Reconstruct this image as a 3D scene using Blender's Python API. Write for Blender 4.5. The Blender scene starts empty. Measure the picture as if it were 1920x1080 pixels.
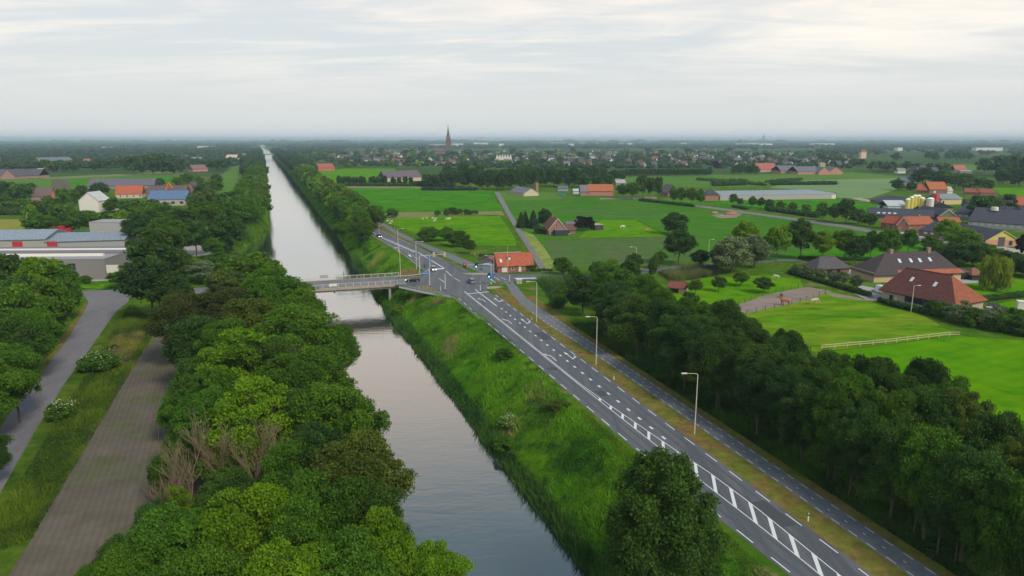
import bpy, bmesh, math, random
import numpy as np
from mathutils import Vector, Matrix
R = math.radians
rnd = random.Random(7)
C = bpy.context.scene.collection
SC = bpy.context.scene

# ------------------------------------------------------------------ camera
CAM_H, FPX = 48.0, 1300.0
PITCH = math.atan((540 - 262) / FPX)
cam_d = bpy.data.cameras.new('camera')
cam_d.sensor_width = 36.0
cam_d.lens = 36.0 * FPX / 1920
cam_d.clip_start = 0.5
cam_d.clip_end = 90000
cam = bpy.data.objects.new('camera', cam_d)
C.objects.link(cam)
cam.location = (0, 0, CAM_H)
cam.rotation_euler = (R(90) - PITCH, 0, 0)
SC.camera = cam

# ------------------------------------------------------------------ sky, sun, exposure
SUN_EL, SUN_AZ = R(42), R(140)          # azimuth clockwise from +Y: behind the camera, to the right
w = bpy.data.worlds.new('World')
SC.world = w
w.use_nodes = True
nt = w.node_tree
N, L = nt.nodes, nt.links
N.clear()
def nd(t, **k):
    n = N.new(t)
    for a, b in k.items():
        setattr(n, a, b)
    return n
def mth(op, a, b=None, clamp=False):
    n = N.new('ShaderNodeMath'); n.operation = op; n.use_clamp = clamp
    for i, v in enumerate((a, b)):
        if v is None: continue
        if hasattr(v, 'links'): L.new(v, n.inputs[i])
        else: n.inputs[i].default_value = v
    return n.outputs[0]
def ramp(fac, stops, interp='LINEAR'):
    n = N.new('ShaderNodeValToRGB'); n.color_ramp.interpolation = interp
    e = n.color_ramp.elements
    while len(e) < len(stops): e.new(0.5)
    for i, (p, c) in enumerate(stops):
        e[i].position = p; e[i].color = (*c, 1) if len(c) == 3 else c
    L.new(fac, n.inputs[0]); return n.outputs[0]
sky = nd('ShaderNodeTexSky', sky_type='NISHITA', sun_disc=False, sun_elevation=SUN_EL, sun_rotation=SUN_AZ,
         air_density=1.0, dust_density=2.5, ozone_density=1.0)
tc = nd('ShaderNodeTexCoord')
sep = nd('ShaderNodeSeparateXYZ'); L.new(tc.outputs['Generated'], sep.inputs[0])
zz = mth('MAXIMUM', sep.outputs[2], 0.0)
den = mth('ADD', zz, 0.07)
cmb = nd('ShaderNodeCombineXYZ')
L.new(mth('DIVIDE', sep.outputs[0], den), cmb.inputs[0])
L.new(mth('DIVIDE', sep.outputs[1], den), cmb.inputs[1])
def cnoise(scale, stretch, detail, rough, off, dist=0.0):
    mp = nd('ShaderNodeMapping'); L.new(cmb.outputs[0], mp.inputs[0])
    mp.inputs['Location'].default_value = (off, off * 0.7, 0)
    mp.inputs['Rotation'].default_value = (0, 0, R(stretch[2]))
    mp.inputs['Scale'].default_value = (stretch[0], stretch[1], 1)
    n = nd('ShaderNodeTexNoise'); L.new(mp.outputs[0], n.inputs['Vector'])
    n.inputs['Scale'].default_value = scale; n.inputs['Detail'].default_value = detail
    n.inputs['Roughness'].default_value = rough; n.inputs['Distortion'].default_value = dist
    return n.outputs['Fac']
big = cnoise(0.34, (0.75, 1.0, 12), 3, 0.5, 3.1, 0.3)
fine = cnoise(0.55, (0.9, 1.5, 28), 8, 0.6, 8.0, 1.4)
wisp = cnoise(1.3, (0.5, 2.2, 32), 7, 0.62, 1.7, 1.5)
cl = mth('ADD', mth('MULTIPLY', big, 0.45), mth('ADD', mth('MULTIPLY', fine, 0.36), mth('MULTIPLY', wisp, 0.19)))
cl = ramp(cl, [(0.43, (0, 0, 0)), (0.61, (1, 1, 1))], 'EASE')
elev = ramp(zz, [(0.0, (0, 0, 0)), (0.05, (0.25, 0.25, 0.25)), (0.12, (1, 1, 1)), (0.3, (1, 1, 1)), (1.0, (0.9, 0.9, 0.9))])
cloudf = mth('MULTIPLY', cl, elev)
# the veil between the clouds, by height: pale grey haze low down, clearer and bluer above
veil = ramp(zz, [(0.0, (3.95, 4.05, 4.1)), (0.05, (3.75, 3.82, 3.78)), (0.14, (3.6, 3.8, 3.88)), (0.24, (4.0, 3.95, 3.85)), (0.34, (4.3, 3.8, 3.35)),
                 (0.43, (2.9, 2.95, 2.95)), (0.54, (1.15, 1.85, 2.45)), (0.75, (1.7, 2.15, 2.6)), (1.0, (1.9, 2.3, 2.7))])
clc = ramp(zz, [(0.0, (3.9, 4.0, 3.95)), (0.06, (4.5, 4.45, 4.3)), (0.13, (5.3, 4.95, 4.45)), (0.3, (5.0, 4.35, 3.9)), (0.42, (3.6, 3.4, 3.3)), (0.55, (1.9, 2.4, 2.8)), (1.0, (1.9, 2.5, 3.0))])
def mixc(f, a, b):
    m = nd('ShaderNodeMix', data_type='RGBA')
    if hasattr(f, 'links'): L.new(f, m.inputs[0])
    else: m.inputs[0].default_value = f
    L.new(a, m.inputs[6]); L.new(b, m.inputs[7]); return m.outputs[2]
base = mixc(0.93, sky.outputs[0], veil)
col = mixc(cloudf, base, clc)
bg = nd('ShaderNodeBackground'); bg.inputs[1].default_value = 0.1
L.new(col, bg.inputs[0])
wo = nd('ShaderNodeOutputWorld'); L.new(bg.outputs[0], wo.inputs[0])

sun_d = bpy.data.lights.new('sun', 'SUN')
sun_d.energy = 1.5
sun_d.angle = R(14)
sun_d.color = (1.0, 0.91, 0.76)
sun = bpy.data.objects.new('sun', sun_d); C.objects.link(sun)
sv = Vector((math.sin(SUN_AZ) * math.cos(SUN_EL), math.cos(SUN_AZ) * math.cos(SUN_EL), math.sin(SUN_EL)))
sun.rotation_euler = (-sv).to_track_quat('-Z', 'Y').to_euler()
SC.view_settings.view_transform = 'Standard'
SC.view_settings.look = 'None'
SC.view_settings.exposure = 1.02
SC.view_settings.gamma = 1
SC.render.engine = 'CYCLES'
SC.cycles.max_bounces = 5
SC.cycles.diffuse_bounces = 2
SC.cycles.glossy_bounces = 2
SC.cycles.transmission_bounces = 2
SC.cycles.transparent_max_bounces = 6
SC.cycles.volume_bounces = 0
SC.cycles.use_denoising = True

# ------------------------------------------------------------------ points on the ground
def at(px, py, z=0.0):
    """the world point at height z that the photograph shows at pixel (px, py) of its 1920 x 1080"""
    x = (px - 960) / FPX; y = (540 - py) / FPX
    c, s = math.cos(PITCH), math.sin(PITCH)
    dz = -s + y * c
    t = (z - CAM_H) / dz
    return Vector((x * t, (c + y * s) * t, z))
def mpp(p):
    return (p.y * math.cos(PITCH) + (CAM_H - p.z) * math.sin(PITCH)) / FPX

# ------------------------------------------------------------------ materials
MATS = {}
def mat(name, col=(0.5, 0.5, 0.5), rough=0.8, var=0.25, scale=1.0, obj=False, col2=None, col3=None, metal=0.0,
        bump=0.0, bscale=None, spec=0.3, tone=False, trans=0.0, stretch=(1, 1, 1), rot=0.0, coord='Object', detail=4,
        wave=None, scale3=None, thr3=(0.52, 0.68), tone_amt=0.5, thr2=(0.35, 0.65)):
    m = bpy.data.materials.new(name); m.use_nodes = True
    nt = m.node_tree; N, L = nt.nodes, nt.links
    b = N['Principled BSDF']
    b.inputs['Roughness'].default_value = rough
    b.inputs['Metallic'].default_value = metal
    b.inputs['Specular IOR Level'].default_value = spec
    tcn = N.new('ShaderNodeTexCoord')
    mp = N.new('ShaderNodeMapping'); L.new(tcn.outputs[coord], mp.inputs[0])
    mp.inputs['Scale'].default_value = stretch; mp.inputs['Rotation'].default_value = (0, 0, rot)
    def noise(sc, det, rgh=0.55):
        n = N.new('ShaderNodeTexNoise'); L.new(mp.outputs[0], n.inputs['Vector'])
        n.inputs['Scale'].default_value = sc; n.inputs['Detail'].default_value = det; n.inputs['Roughness'].default_value = rgh
        return n.outputs['Fac']
    def mp_range(f, a, b2, c, d):
        n = N.new('ShaderNodeMapRange'); L.new(f, n.inputs[0])
        for i, v in enumerate((a, b2, c, d)): n.inputs[i + 1].default_value = v
        return n.outputs[0]
    def mx(f, a, b2, bt='MIX'):
        n = N.new('ShaderNodeMix'); n.data_type = 'RGBA'; n.blend_type = bt
        for s, v in ((0, f), (6, a), (7, b2)):
            if hasattr(v, 'links'): L.new(v, n.inputs[s])
            elif s == 0: n.inputs[0].default_value = v
            else: n.inputs[s].default_value = (*v, 1)
        return n.outputs[2]
    if obj:
        oi = N.new('ShaderNodeObjectInfo'); c = oi.outputs['Color']
    else:
        c = col
    if col2:
        c = mx(mp_range(noise(scale, detail), thr2[0], thr2[1], 0, 1), c, col2)
    if col3:
        c = mx(mp_range(noise(scale3 or scale * 0.27, 5, 0.6), thr3[0], thr3[1], 0, 1), c, col3)
    if wave:
        wv = N.new('ShaderNodeTexWave'); wv.inputs['Scale'].default_value = wave[0]; wv.inputs['Distortion'].default_value = wave[1]
        wv.inputs['Detail'].default_value = 2; wv.inputs['Detail Scale'].default_value = 1.5
        mp2 = N.new('ShaderNodeMapping'); L.new(tcn.outputs[coord], mp2.inputs[0]); mp2.inputs['Rotation'].default_value = (0, 0, wave[2])
        L.new(mp2.outputs[0], wv.inputs['Vector'])
        c = mx(wave[3], c, mx(mp_range(wv.outputs['Fac'], 0, 1, 0, 1), tuple(x * 0.0 + wave[4] for x in (1, 1, 1)), (1, 1, 1)), 'MULTIPLY')
    if var:
        v = mp_range(noise(scale * 3.1, 6, 0.65), 0.25, 0.75, 1 - var, 1 + var)
        vc = N.new('ShaderNodeCombineColor')
        for i in range(3): L.new(v, vc.inputs[i])
        c = mx(1.0, c, vc.outputs[0], 'MULTIPLY')
    if tone:
        a = N.new('ShaderNodeAttribute'); a.attribute_name = 'tone'
        v = mp_range(a.outputs['Fac'], 0, 1, 1 - tone_amt, 1 + tone_amt)
        vc = N.new('ShaderNodeCombineColor')
        L.new(v, vc.inputs[1])
        v2 = mp_range(a.outputs['Fac'], 0, 1, 1 - tone_amt * 1.2, 1 + tone_amt * 1.3); L.new(v2, vc.inputs[0])
        v3 = mp_range(a.outputs['Fac'], 0, 1, 1 - tone_amt * 0.4, 1 + tone_amt * 0.2); L.new(v3, vc.inputs[2])
        c = mx(1.0, c, vc.outputs[0], 'MULTIPLY')
    if hasattr(c, 'links'): L.new(c, b.inputs['Base Color'])
    else: b.inputs['Base Color'].default_value = (*c, 1)
    if bump:
        bn = N.new('ShaderNodeBump'); bn.inputs['Strength'].default_value = bump; bn.inputs['Distance'].default_value = 0.15
        L.new(noise(bscale or scale * 4, 5), bn.inputs['Height']); L.new(bn.outputs[0], b.inputs['Normal'])
    if trans:
        t = N.new('ShaderNodeBsdfTranslucent'); ms = N.new('ShaderNodeMixShader'); ms.inputs[0].default_value = trans
        if hasattr(c, 'links'): L.new(c, t.inputs[0])
        L.new(b.outputs[0], ms.inputs[1]); L.new(t.outputs[0], ms.inputs[2])
        L.new(ms.outputs[0], N['Material Output'].inputs[0])
    MATS[name] = m
    return m

mat('leaf', obj=True, rough=0.75, var=0, tone=True, trans=0.36, spec=0.15, tone_amt=0.6)
mat('bark', (0.10, 0.085, 0.065), 0.9, 0.3, 6)
mat('deadwood', (0.20, 0.15, 0.095), 0.9, 0.35, 3)
mat('blossom', (0.46, 0.48, 0.34), 0.8, 0.1)
G1 = dict(spec=0.0, rough=0.9, coord='Object')
mat('land', (0.045, 0.095, 0.022), col2=(0.045, 0.085, 0.03), scale=0.006, var=0.25, col3=(0.12, 0.15, 0.06), scale3=0.004, **G1)
mat('rough_grass', (0.045, 0.120, 0.010), col2=(0.085, 0.150, 0.014), scale=0.16, var=0.35, col3=(0.19, 0.16, 0.07), scale3=0.09, thr3=(0.56, 0.70), bump=0.8, bscale=1.5, **G1)
mat('bank_soil', (0.045, 0.150, 0.006), col2=(0.105, 0.215, 0.008), scale=0.14, var=0.5, col3=(0.020, 0.06, 0.012), scale3=0.2, thr3=(0.50, 0.62), bump=1.0, bscale=2.2, **G1)
mat('rough_verge', (0.045, 0.095, 0.010), col2=(0.085, 0.130, 0.014), scale=0.12, var=0.45, col3=(0.13, 0.12, 0.05), scale3=0.1, thr3=(0.58, 0.70), bump=1.0, bscale=2.2, **G1)
mat('verge', (0.180, 0.145, 0.045), col2=(0.115, 0.140, 0.022), scale=0.22, var=0.4, col3=(0.19, 0.11, 0.05), scale3=0.12, thr3=(0.48, 0.66), bump=0.6, bscale=3, **G1)
mat('crop', (0.042, 0.190, 0.006), col2=(0.066, 0.210, 0.008), scale=0.03, var=0.2, col3=(0.030, 0.135, 0.012), scale3=0.05, wave=(0.07, 1.5, 0.3, 0.16, 0.6), **G1)
mat('crop_dark', (0.044, 0.160, 0.010), col2=(0.066, 0.178, 0.018), scale=0.028, var=0.18, wave=(0.06, 1.5, -0.4, 0.16, 0.6), col3=(0.080, 0.135, 0.045), scale3=0.012, **G1)
mat('crop_grey', (0.068, 0.145, 0.030), col2=(0.095, 0.130, 0.055), scale=0.05, var=0.18, wave=(0.10, 1.5, 1.2, 0.2, 0.6), **G1)
mat('pasture', (0.070, 0.215, 0.003), col2=(0.115, 0.245, 0.004), scale=0.06, var=0.28, col3=(0.045, 0.17, 0.004), scale3=0.08, bump=0.4, bscale=1, **G1)
mat('pasture_rough', (0.085, 0.215, 0.004), col2=(0.155, 0.235, 0.016), scale=0.05, var=0.4, col3=(0.035, 0.155, 0.004), scale3=0.12, stretch=(0.6, 1.4, 1), bump=0.7, bscale=1, **G1)
mat('meadow', (0.078, 0.235, 0.002), col2=(0.100, 0.25, 0.002), scale=0.035, var=0.2, col3=(0.040, 0.195, 0.002), scale3=0.09, wave=(0.09, 1.2, 1.1, 0.16, 0.5), bump=0.3, bscale=2, **G1)
mat('pale_field', (0.17, 0.26, 0.125), col2=(0.15, 0.24, 0.10), scale=0.01, var=0.08, wave=(0.12, 1.5, 0.6, 0.14, 0.6), **G1)
mat('mid_field', (0.075, 0.175, 0.026), col2=(0.10, 0.185, 0.032), scale=0.008, var=0.12, **G1)
mat('olive_field', (0.24, 0.24, 0.05), col2=(0.20, 0.22, 0.05), scale=0.05, var=0.12, **G1)
mat('stubble', (0.22, 0.20, 0.10), col2=(0.15, 0.19, 0.07), scale=0.05, var=0.2, **G1)
mat('tall_grass', (0.26, 0.26, 0.085), col2=(0.14, 0.24, 0.04), scale=0.12, var=0.35, bump=0.8, **G1)
ROWS = R(90 - 112)
mat('tilled', (0.145, 0.124, 0.104), col2=(0.115, 0.100, 0.080), scale=0.16, var=0.14, col3=(0.095, 0.115, 0.050), scale3=0.10, thr3=(0.50, 0.70), wave=(0.36, 0.9, ROWS, 0.22, 0.5), bump=0.4, bscale=3, **G1)
mat('sand', (0.27, 0.215, 0.19), col2=(0.22, 0.18, 0.155), scale=0.12, var=0.2, bump=0.3, bscale=2, **G1)
mat('bare_earth', (0.17, 0.105, 0.055), col2=(0.15, 0.14, 0.04), scale=0.3, var=0.35, **G1)
mat('asphalt', (0.094, 0.106, 0.128), 0.85, 0.12, 0.5, col2=(0.130, 0.134, 0.150), spec=0.3, stretch=(1, 0.05, 1), rot=R(-17.4), col3=(0.078, 0.086, 0.104), scale3=0.3)
mat('asphalt_path', (0.125, 0.135, 0.150), 0.85, 0.14, 0.6, col2=(0.155, 0.163, 0.175), spec=0.3)
mat('old_road', (0.175, 0.165, 0.178), 0.85, 0.14, 0.35, col2=(0.15, 0.145, 0.165), spec=0.3, stretch=(1, 0.3, 1), rot=R(10), col3=(0.135, 0.13, 0.15), scale3=0.1)
mat('paint', (0.66, 0.69, 0.70), 0.6, 0.10, 3)
mat('concrete', (0.34, 0.31, 0.27), 0.85, 0.15, 1.2, col2=(0.27, 0.24, 0.21))
mat('concrete_grey', (0.25, 0.26, 0.28), 0.85, 0.2, 0.8)
mat('paving', (0.36, 0.34, 0.33), 0.85, 0.12, 0.6)
mat('steel', (0.42, 0.44, 0.44), 0.4, 0.05, 2, metal=0.3)
mat('cream_post', (0.55, 0.53, 0.42), 0.5, 0.05, 2)
mat('white_paint', (0.8, 0.8, 0.78), 0.5, 0.04, 2)
mat('off_white', (0.62, 0.60, 0.55), 0.7, 0.08, 1)
mat('black', (0.02, 0.02, 0.022), 0.5, 0, 1)
mat('dark_grey', (0.07, 0.075, 0.085), 0.6, 0.1, 1)
mat('rubber', (0.03, 0.03, 0.03), 0.8, 0, 1)
mat('car_paint', obj=True, rough=0.25, var=0, spec=0.6)
mat('glass', (0.03, 0.04, 0.05), 0.08, 0, 1, spec=0.8)
mat('skylight_glass', (0.55, 0.62, 0.70), 0.15, 0, 1, spec=0.8)
mat('sign_blue', (0.03, 0.17, 0.42), 0.4, 0, 1)
mat('red_paint', (0.45, 0.03, 0.04), 0.5, 0.05, 1)
mat('yellow_paint', (0.62, 0.52, 0.12), 0.5, 0.05, 1)
mat('timber', (0.46, 0.40, 0.25), 0.8, 0.12, 2)
mat('timber_pale', (0.62, 0.50, 0.36), 0.8, 0.12, 2)
mat('wall', obj=True, rough=0.85, var=0.12, scale=1.3)
mat('roof', obj=True, rough=0.8, var=0.38, scale=0.45, wave=(1.6, 0.2, R(90), 0.25, 0.6), spec=0.2)
mat('roof_flat', obj=True, rough=0.7, var=0.10, scale=0.25, spec=0.3)
mat('coat', obj=True, rough=0.8, var=0.15, scale=3)
def emis(name, col, e):
    m = bpy.data.materials.new(name); m.use_nodes = True
    b = m.node_tree.nodes['Principled BSDF']; b.inputs['Base Color'].default_value = (*col, 1)
    b.inputs['Emission Color'].default_value = (*col, 1); b.inputs['Emission Strength'].default_value = e; MATS[name] = m
emis('lamp_red', (1.0, 0.02, 0.03), 1.5)
emis('lamp_green', (0.2, 1.0, 0.65), 2.0)
emis('lamp_white', (1.0, 0.95, 0.8), 3.0)

def water_material():
    m = bpy.data.materials.new('canal_water'); m.use_nodes = True
    nt = m.node_tree; N, L = nt.nodes, nt.links; N.clear()
    out = N.new('ShaderNodeOutputMaterial'); ms = N.new('ShaderNodeMixShader')
    d = N.new('ShaderNodeBsdfDiffuse'); d.inputs[0].default_value = (0.035, 0.05, 0.05, 1)
    g = N.new('ShaderNodeBsdfGlossy'); g.inputs[0].default_value = (1.0, 0.955, 0.915, 1); g.inputs[1].default_value = 0.04
    lw = N.new('ShaderNodeLayerWeight'); lw.inputs[0].default_value = 0.5
    p = N.new('ShaderNodeMath'); p.operation = 'POWER'; p.inputs[1].default_value = 1.55; L.new(lw.outputs['Facing'], p.inputs[0])
    tcn = N.new('ShaderNodeTexCoord'); mp = N.new('ShaderNodeMapping'); L.new(tcn.outputs['Object'], mp.inputs[0])
    mp.inputs['Rotation'].default_value = (0, 0, R(-8)); mp.inputs['Scale'].default_value = (0.35, 1.0, 1)
    hs = []
    for sc, amt in ((1.3, 0.8), (0.35, 1.3), (0.05, 1.6)):
        n = N.new('ShaderNodeTexNoise'); L.new(mp.outputs[0], n.inputs['Vector']); n.inputs['Scale'].default_value = sc
        n.inputs['Detail'].default_value = 4; n.inputs['Roughness'].default_value = 0.5; n.inputs['Distortion'].default_value = 0.4
        q = N.new('ShaderNodeMath'); q.operation = 'MULTIPLY'; q.inputs[1].default_value = amt; L.new(n.outputs['Fac'], q.inputs[0]); hs.append(q.outputs[0])
    sm = N.new('ShaderNodeMath'); L.new(hs[0], sm.inputs[0]); L.new(hs[1], sm.inputs[1])
    s0 = sm; sm = N.new('ShaderNodeMath'); L.new(s0.outputs[0], sm.inputs[0]); L.new(hs[2], sm.inputs[1])
    bp = N.new('ShaderNodeBump'); bp.inputs['Strength'].default_value = 0.22; bp.inputs['Distance'].default_value = 0.14
    L.new(sm.outputs[0], bp.inputs['Height']); L.new(bp.outputs[0], g.inputs['Normal'])
    L.new(p.outputs[0], ms.inputs[0]); L.new(d.outputs[0], ms.inputs[1]); L.new(g.outputs[0], ms.inputs[2]); L.new(ms.outputs[0], out.inputs[0])
    MATS['water'] = m
water_material()

# ------------------------------------------------------------------ mesh helpers
class MB:
    def __init__(s): s.v = []; s.f = []; s.m = []
    def add(s, vs, fs, mi=0):
        o = len(s.v); s.v += [tuple(x) for x in vs]; s.f += [tuple(i + o for i in f) for f in fs]; s.m += [mi] * len(fs); return s
    def box(s, x0, x1, y0, y1, z0, z1, mi=0):
        return s.add([(x0, y0, z0), (x1, y0, z0), (x1, y1, z0), (x0, y1, z0), (x0, y0, z1), (x1, y0, z1), (x1, y1, z1), (x0, y1, z1)],
                     [(0, 3, 2, 1), (4, 5, 6, 7), (0, 1, 5, 4), (1, 2, 6, 5), (2, 3, 7, 6), (3, 0, 4, 7)], mi)
    def tube(s, p, q, r0, r1=None, n=6, mi=0):
        p, q = Vector(p), Vector(q); r1 = r0 if r1 is None else r1
        d = (q - p).normalized(); a = d.orthogonal().normalized(); b = d.cross(a)
        ring = lambda c, r: [c + (a * math.cos(2 * math.pi * i / n) + b * math.sin(2 * math.pi * i / n)) * r for i in range(n)]
        return s.add(ring(p, r0) + ring(q, r1), [(i, (i + 1) % n, n + (i + 1) % n, n + i) for i in range(n)] + [tuple(reversed(range(n))), tuple(range(n, 2 * n))], mi)
    def prism(s, prof, y0, y1, mi=0):
        """profile in x,z extruded along y"""
        n = len(prof)
        return s.add([(x, y0, z) for x, z in prof] + [(x, y1, z) for x, z in prof],
                     [(i, (i + 1) % n, n + (i + 1) % n, n + i) for i in range(n)] + [tuple(reversed(range(n))), tuple(range(n, 2 * n))], mi)
    def mesh(s, name, mats):
        me = bpy.data.meshes.new(name); me.from_pydata(s.v, [], s.f)
        for m in ([mats] if isinstance(mats, str) else mats): me.materials.append(MATS[m])
        if not isinstance(mats, str): me.polygons.foreach_set('material_index', s.m)
        me.update(); return me
    def build(s, name, mats, parent=None, color=None, loc=None):
        return obj(name, s.mesh(name, mats), parent, color, loc)
def obj(name, me, parent=None, color=None, loc=None, rz=0.0, sc=None):
    o = bpy.data.objects.new(name, me); C.objects.link(o)
    if parent: o.parent = parent
    if color: o.color = (*color, 1)
    if loc is not None: o.location = loc
    if rz: o.rotation_euler = (0, 0, rz)
    if sc is not None: o.scale = sc
    return o
def tag(o, label, cat, group=None):
    o['label'] = label; o['category'] = cat
    if group: o['group'] = group
    return o
def thing(name, label, cat, loc=(0, 0, 0), rz=0.0, group=None):
    o = bpy.data.objects.new(name, None); C.objects.link(o); o.location = loc; o.rotation_euler = (0, 0, rz); o.empty_display_size = 0.5
    return tag(o, label, cat, group)
def copy_tree(o, parent=None):
    c = o.copy(); C.objects.link(c); c.parent = parent
    for ch in list(o.children): copy_tree(ch, c)
    return c
def sheet(name, pts, z, m, label=None, kind='structure', parent=None):
    """flat ground sheet through world points"""
    bm = bmesh.new(); vs = [bm.verts.new((p[0], p[1], z)) for p in pts]
    f = bm.faces.new(vs); f.normal_update()
    if f.normal.z < 0: f.normal_flip()
    bmesh.ops.triangulate(bm, faces=bm.faces[:])
    me = bpy.data.meshes.new(name); bm.to_mesh(me); bm.free(); me.materials.append(MATS[m])
    o = obj(name, me, parent)
    if kind and not parent: o['kind'] = kind
    if label: o['label'] = label
    return o
def psheet(name, px, z, m, label=None):
    return sheet(name, [at(*p) for p in px], z, m, label)

# ------------------------------------------------------------------ canal, banks and ground
WZ = -8.0
WK = 56.0 / 53.5
wr = [(36, 0), (22.5, 40), (9.6, 77.5), (-4.2, 114.4), (-19.6, 158), (-36, 201.8), (-46.5, 232), (-64, 285), (-90.7, 365), (-165, 575), (-243, 797), (-420, 1300), (-879, 2586), (-2200, 6300)]
wr = [(x * WK, y * WK) for x, y in wr]
wl = [(x - 38.5, y) for x, y in wr]
def interp(tab, y):
    for (x0, y0), (x1, y1) in zip(tab, tab[1:]):
        if y0 <= y <= y1: return x0 + (x1 - x0) * (y - y0) / (y1 - y0)
    return tab[-1][0]
bay = [(0, 262), (1, 280), (11, 300), (16, 330), (14, 362), (6, 400), (1, 424), (0, 440)]
def XL(y):
    e = 0
    for (a, y0), (b, y1) in zip(bay, bay[1:]):
        if y0 <= y <= y1: e = a + (b - a) * (y - y0) / (y1 - y0)
    return interp(wl, y) - e
XR = lambda y: interp(wr, y)
cr = [(45, -40), (43, 0), (29, 60), (22.5, 82), (13.0, 114.4), (3.2, 155), (-8.5, 190), (-15.8, 205), (-22, 214), (-29, 221.5), (-38.5, 231), (-42.5, 240), (-40.5, 246), (-36.5, 252), (-39, 262), (-44.5, 278), (-53, 302), (-64, 328), (-77, 358), (-90, 385)]
def XCR(y):
    return interp(cr, y) if y < 385 else XR(y) + 9 + max(0, 8 - (y - 385) * 0.05)
XCL = lambda y: XL(y) - (8 if y < 250 or y > 420 else 5)
ys = sorted(set([round(y, 1) for y in np.arange(0, 420, 3.0)] + list(range(420, 900, 12)) + list(range(900, 6300, 60))))
PROF = [(0, 0), (0.12, -0.2), (0.28, -1.2), (0.45, -2.6), (0.62, -4.2), (0.78, -5.8), (0.90, -7.1), (1.0, -8.0)]
def lookz(u, y):
    if 214 < y < 232: u = min(1.0, max(0, u)) ** (1 - 0.5 * min(1, (y - 214) / 7))
    for (a, za), (b, zb) in zip(PROF, PROF[1:]):
        if a <= u <= b: return za + (zb - za) * (u - a) / (b - a)
    return -8.0
BR0 = Vector((-38.0, 231.3, 0)); BRD = (Vector((-69.7, 221.2, 0)) - BR0).normalized(); BRN = Vector((BRD.y, -BRD.x, 0)); BRN = BRN if BRN.y > 0 else -BRN
def in_bridge(x, y, m=0.6):
    q = Vector((x, y, 0)) - BR0; return -2.4 < q.dot(BRD) < 60 and -m < q.dot(BRN) < 13 + m
def bank(name, crest, shore, label):
    vs, fs = [], []; K = 9
    prof = [(0, 0), (0.12, -0.2), (0.28, -1.2), (0.45, -2.6), (0.62, -4.2), (0.78, -5.8), (0.90, -7.1), (0.975, -7.8), (1.03, -9.2)]
    rr = random.Random(3)
    from mathutils import noise
    for y in ys:
        a, b = crest(y), shore(y)
        for u, z in prof:
            if 214 < y < 232 and z > -7.6: z = lookz(u, y)
            x = a + (b - a) * u
            n = noise.noise(Vector((x * 0.12, y * 0.12, 0))) * 0.7 + noise.noise(Vector((x * 0.4, y * 0.4, 5))) * 0.3
            if in_bridge(x, y, 1.2): n = 0; z = min(z, -1.7)
            vs.append((x + (n * 0.8 if 0.85 < u < 1.01 else 0), y, z + (n * 0.6 if 0.1 < u < 0.95 else 0)))
    for i in range(len(ys) - 1):
        for k in range(K - 1):
            a = i * K + k; fs.append((a, a + 1, a + K + 1, a + K))
    me = bpy.data.meshes.new(name); me.from_pydata(vs, [], fs); me.materials.append(MATS['bank_soil'])
    bm = bmesh.new(); bm.from_mesh(me); bmesh.ops.recalc_face_normals(bm, faces=bm.faces[:])
    bm.faces.ensure_lookup_table()
    if bm.faces[0].normal.z < 0: bmesh.ops.reverse_faces(bm, faces=bm.faces[:])
    bm.to_mesh(me); bm.free()
    for p in me.polygons: p.use_smooth = True
    o = obj(name, me); o['kind'] = 'structure'; o['label'] = label
    return o
bank('canal_bank', XCR, XR, 'steep grassy canal bank below the main road')
bank('canal_bank', XCL, XL, 'shaded canal bank under the long row of trees')
def grid_strip(name, f0, f1, z, m, ysx, kind='structure'):
    vs, fs = [], []
    for y in ysx: vs += [(f0(y), y, z), (f1(y), y, z)]
    for i in range(len(ysx) - 1): fs.append((2 * i, 2 * i + 1, 2 * i + 3, 2 * i + 2))
    me = bpy.data.meshes.new(name); me.from_pydata(vs, [], fs); me.materials.append(MATS[m]); o = obj(name, me); o['kind'] = kind; return o
W = 30000
grid_strip('ground', XCR, lambda y: W, 0, 'rough_grass', [y for y in ys if y <= 900])
grid_strip('ground', lambda y: -W, XCL, 0, 'rough_grass', [y for y in ys if y <= 900])
grid_strip('ground', XCR, lambda y: W, 0, 'land', [y for y in ys if y >= 896])
grid_strip('ground', lambda y: -W, XCL, 0, 'land', [y for y in ys if y >= 896])
sheet('ground', [(-W, 6240), (W, 6240), (W, 45000), (-W, 45000)], 0, 'land')
sheet('ground', [(-W, -60), (W, -60), (W, 0), (-W, 0)], 0, 'rough_grass')
wo_ = grid_strip('canal_water', lambda y: XL(y) - 1.0, lambda y: XR(y) + 1.0, WZ, 'water', ys)
wo_['label'] = 'still canal water mirroring the pale sky'

# ------------------------------------------------------------------ roads in the frame of the main road
AX = at(1588, 1050); AU = (at(1055, 648) - AX).normalized(); AV = Vector((AU.y, -AU.x, 0))
def rv(s, v): p = AX + AU * s + AV * v; return (p.x, p.y)
vl = [(-8.0, -60), (-8.0, -20), (-7.95, 0), (-9.0, 20), (-9.6, 37), (-10.1, 62), (-10.7, 90), (-12.0, 130), (-12.3, 150), (-12.3, 400)]
VL = lambda s: interp(vl, s)
ss = list(range(-60, 152, 4))
road = sheet('main_road', [rv(s, VL(s) - 0.45) for s in ss] + [rv(s, 0.55) for s in reversed(ss)], 0.020, 'asphalt', 'grey main road running beside the canal')
farL = [(-27, 222), (-31.5, 246), (-33.5, 256), (-40.5, 276), (-49.8, 300.5), (-61, 327.8), (-74.3, 358.4), (-90, 395), (-104, 430), (-150, 560), (-176, 640)]
farR = [(-166, 640), (-141, 560), (-95, 430), (-82.7, 400.1), (-61.4, 354.3), (-44.6, 317.6), (-26.2, 277.2), (-14, 250), (-8, 240)]
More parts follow.
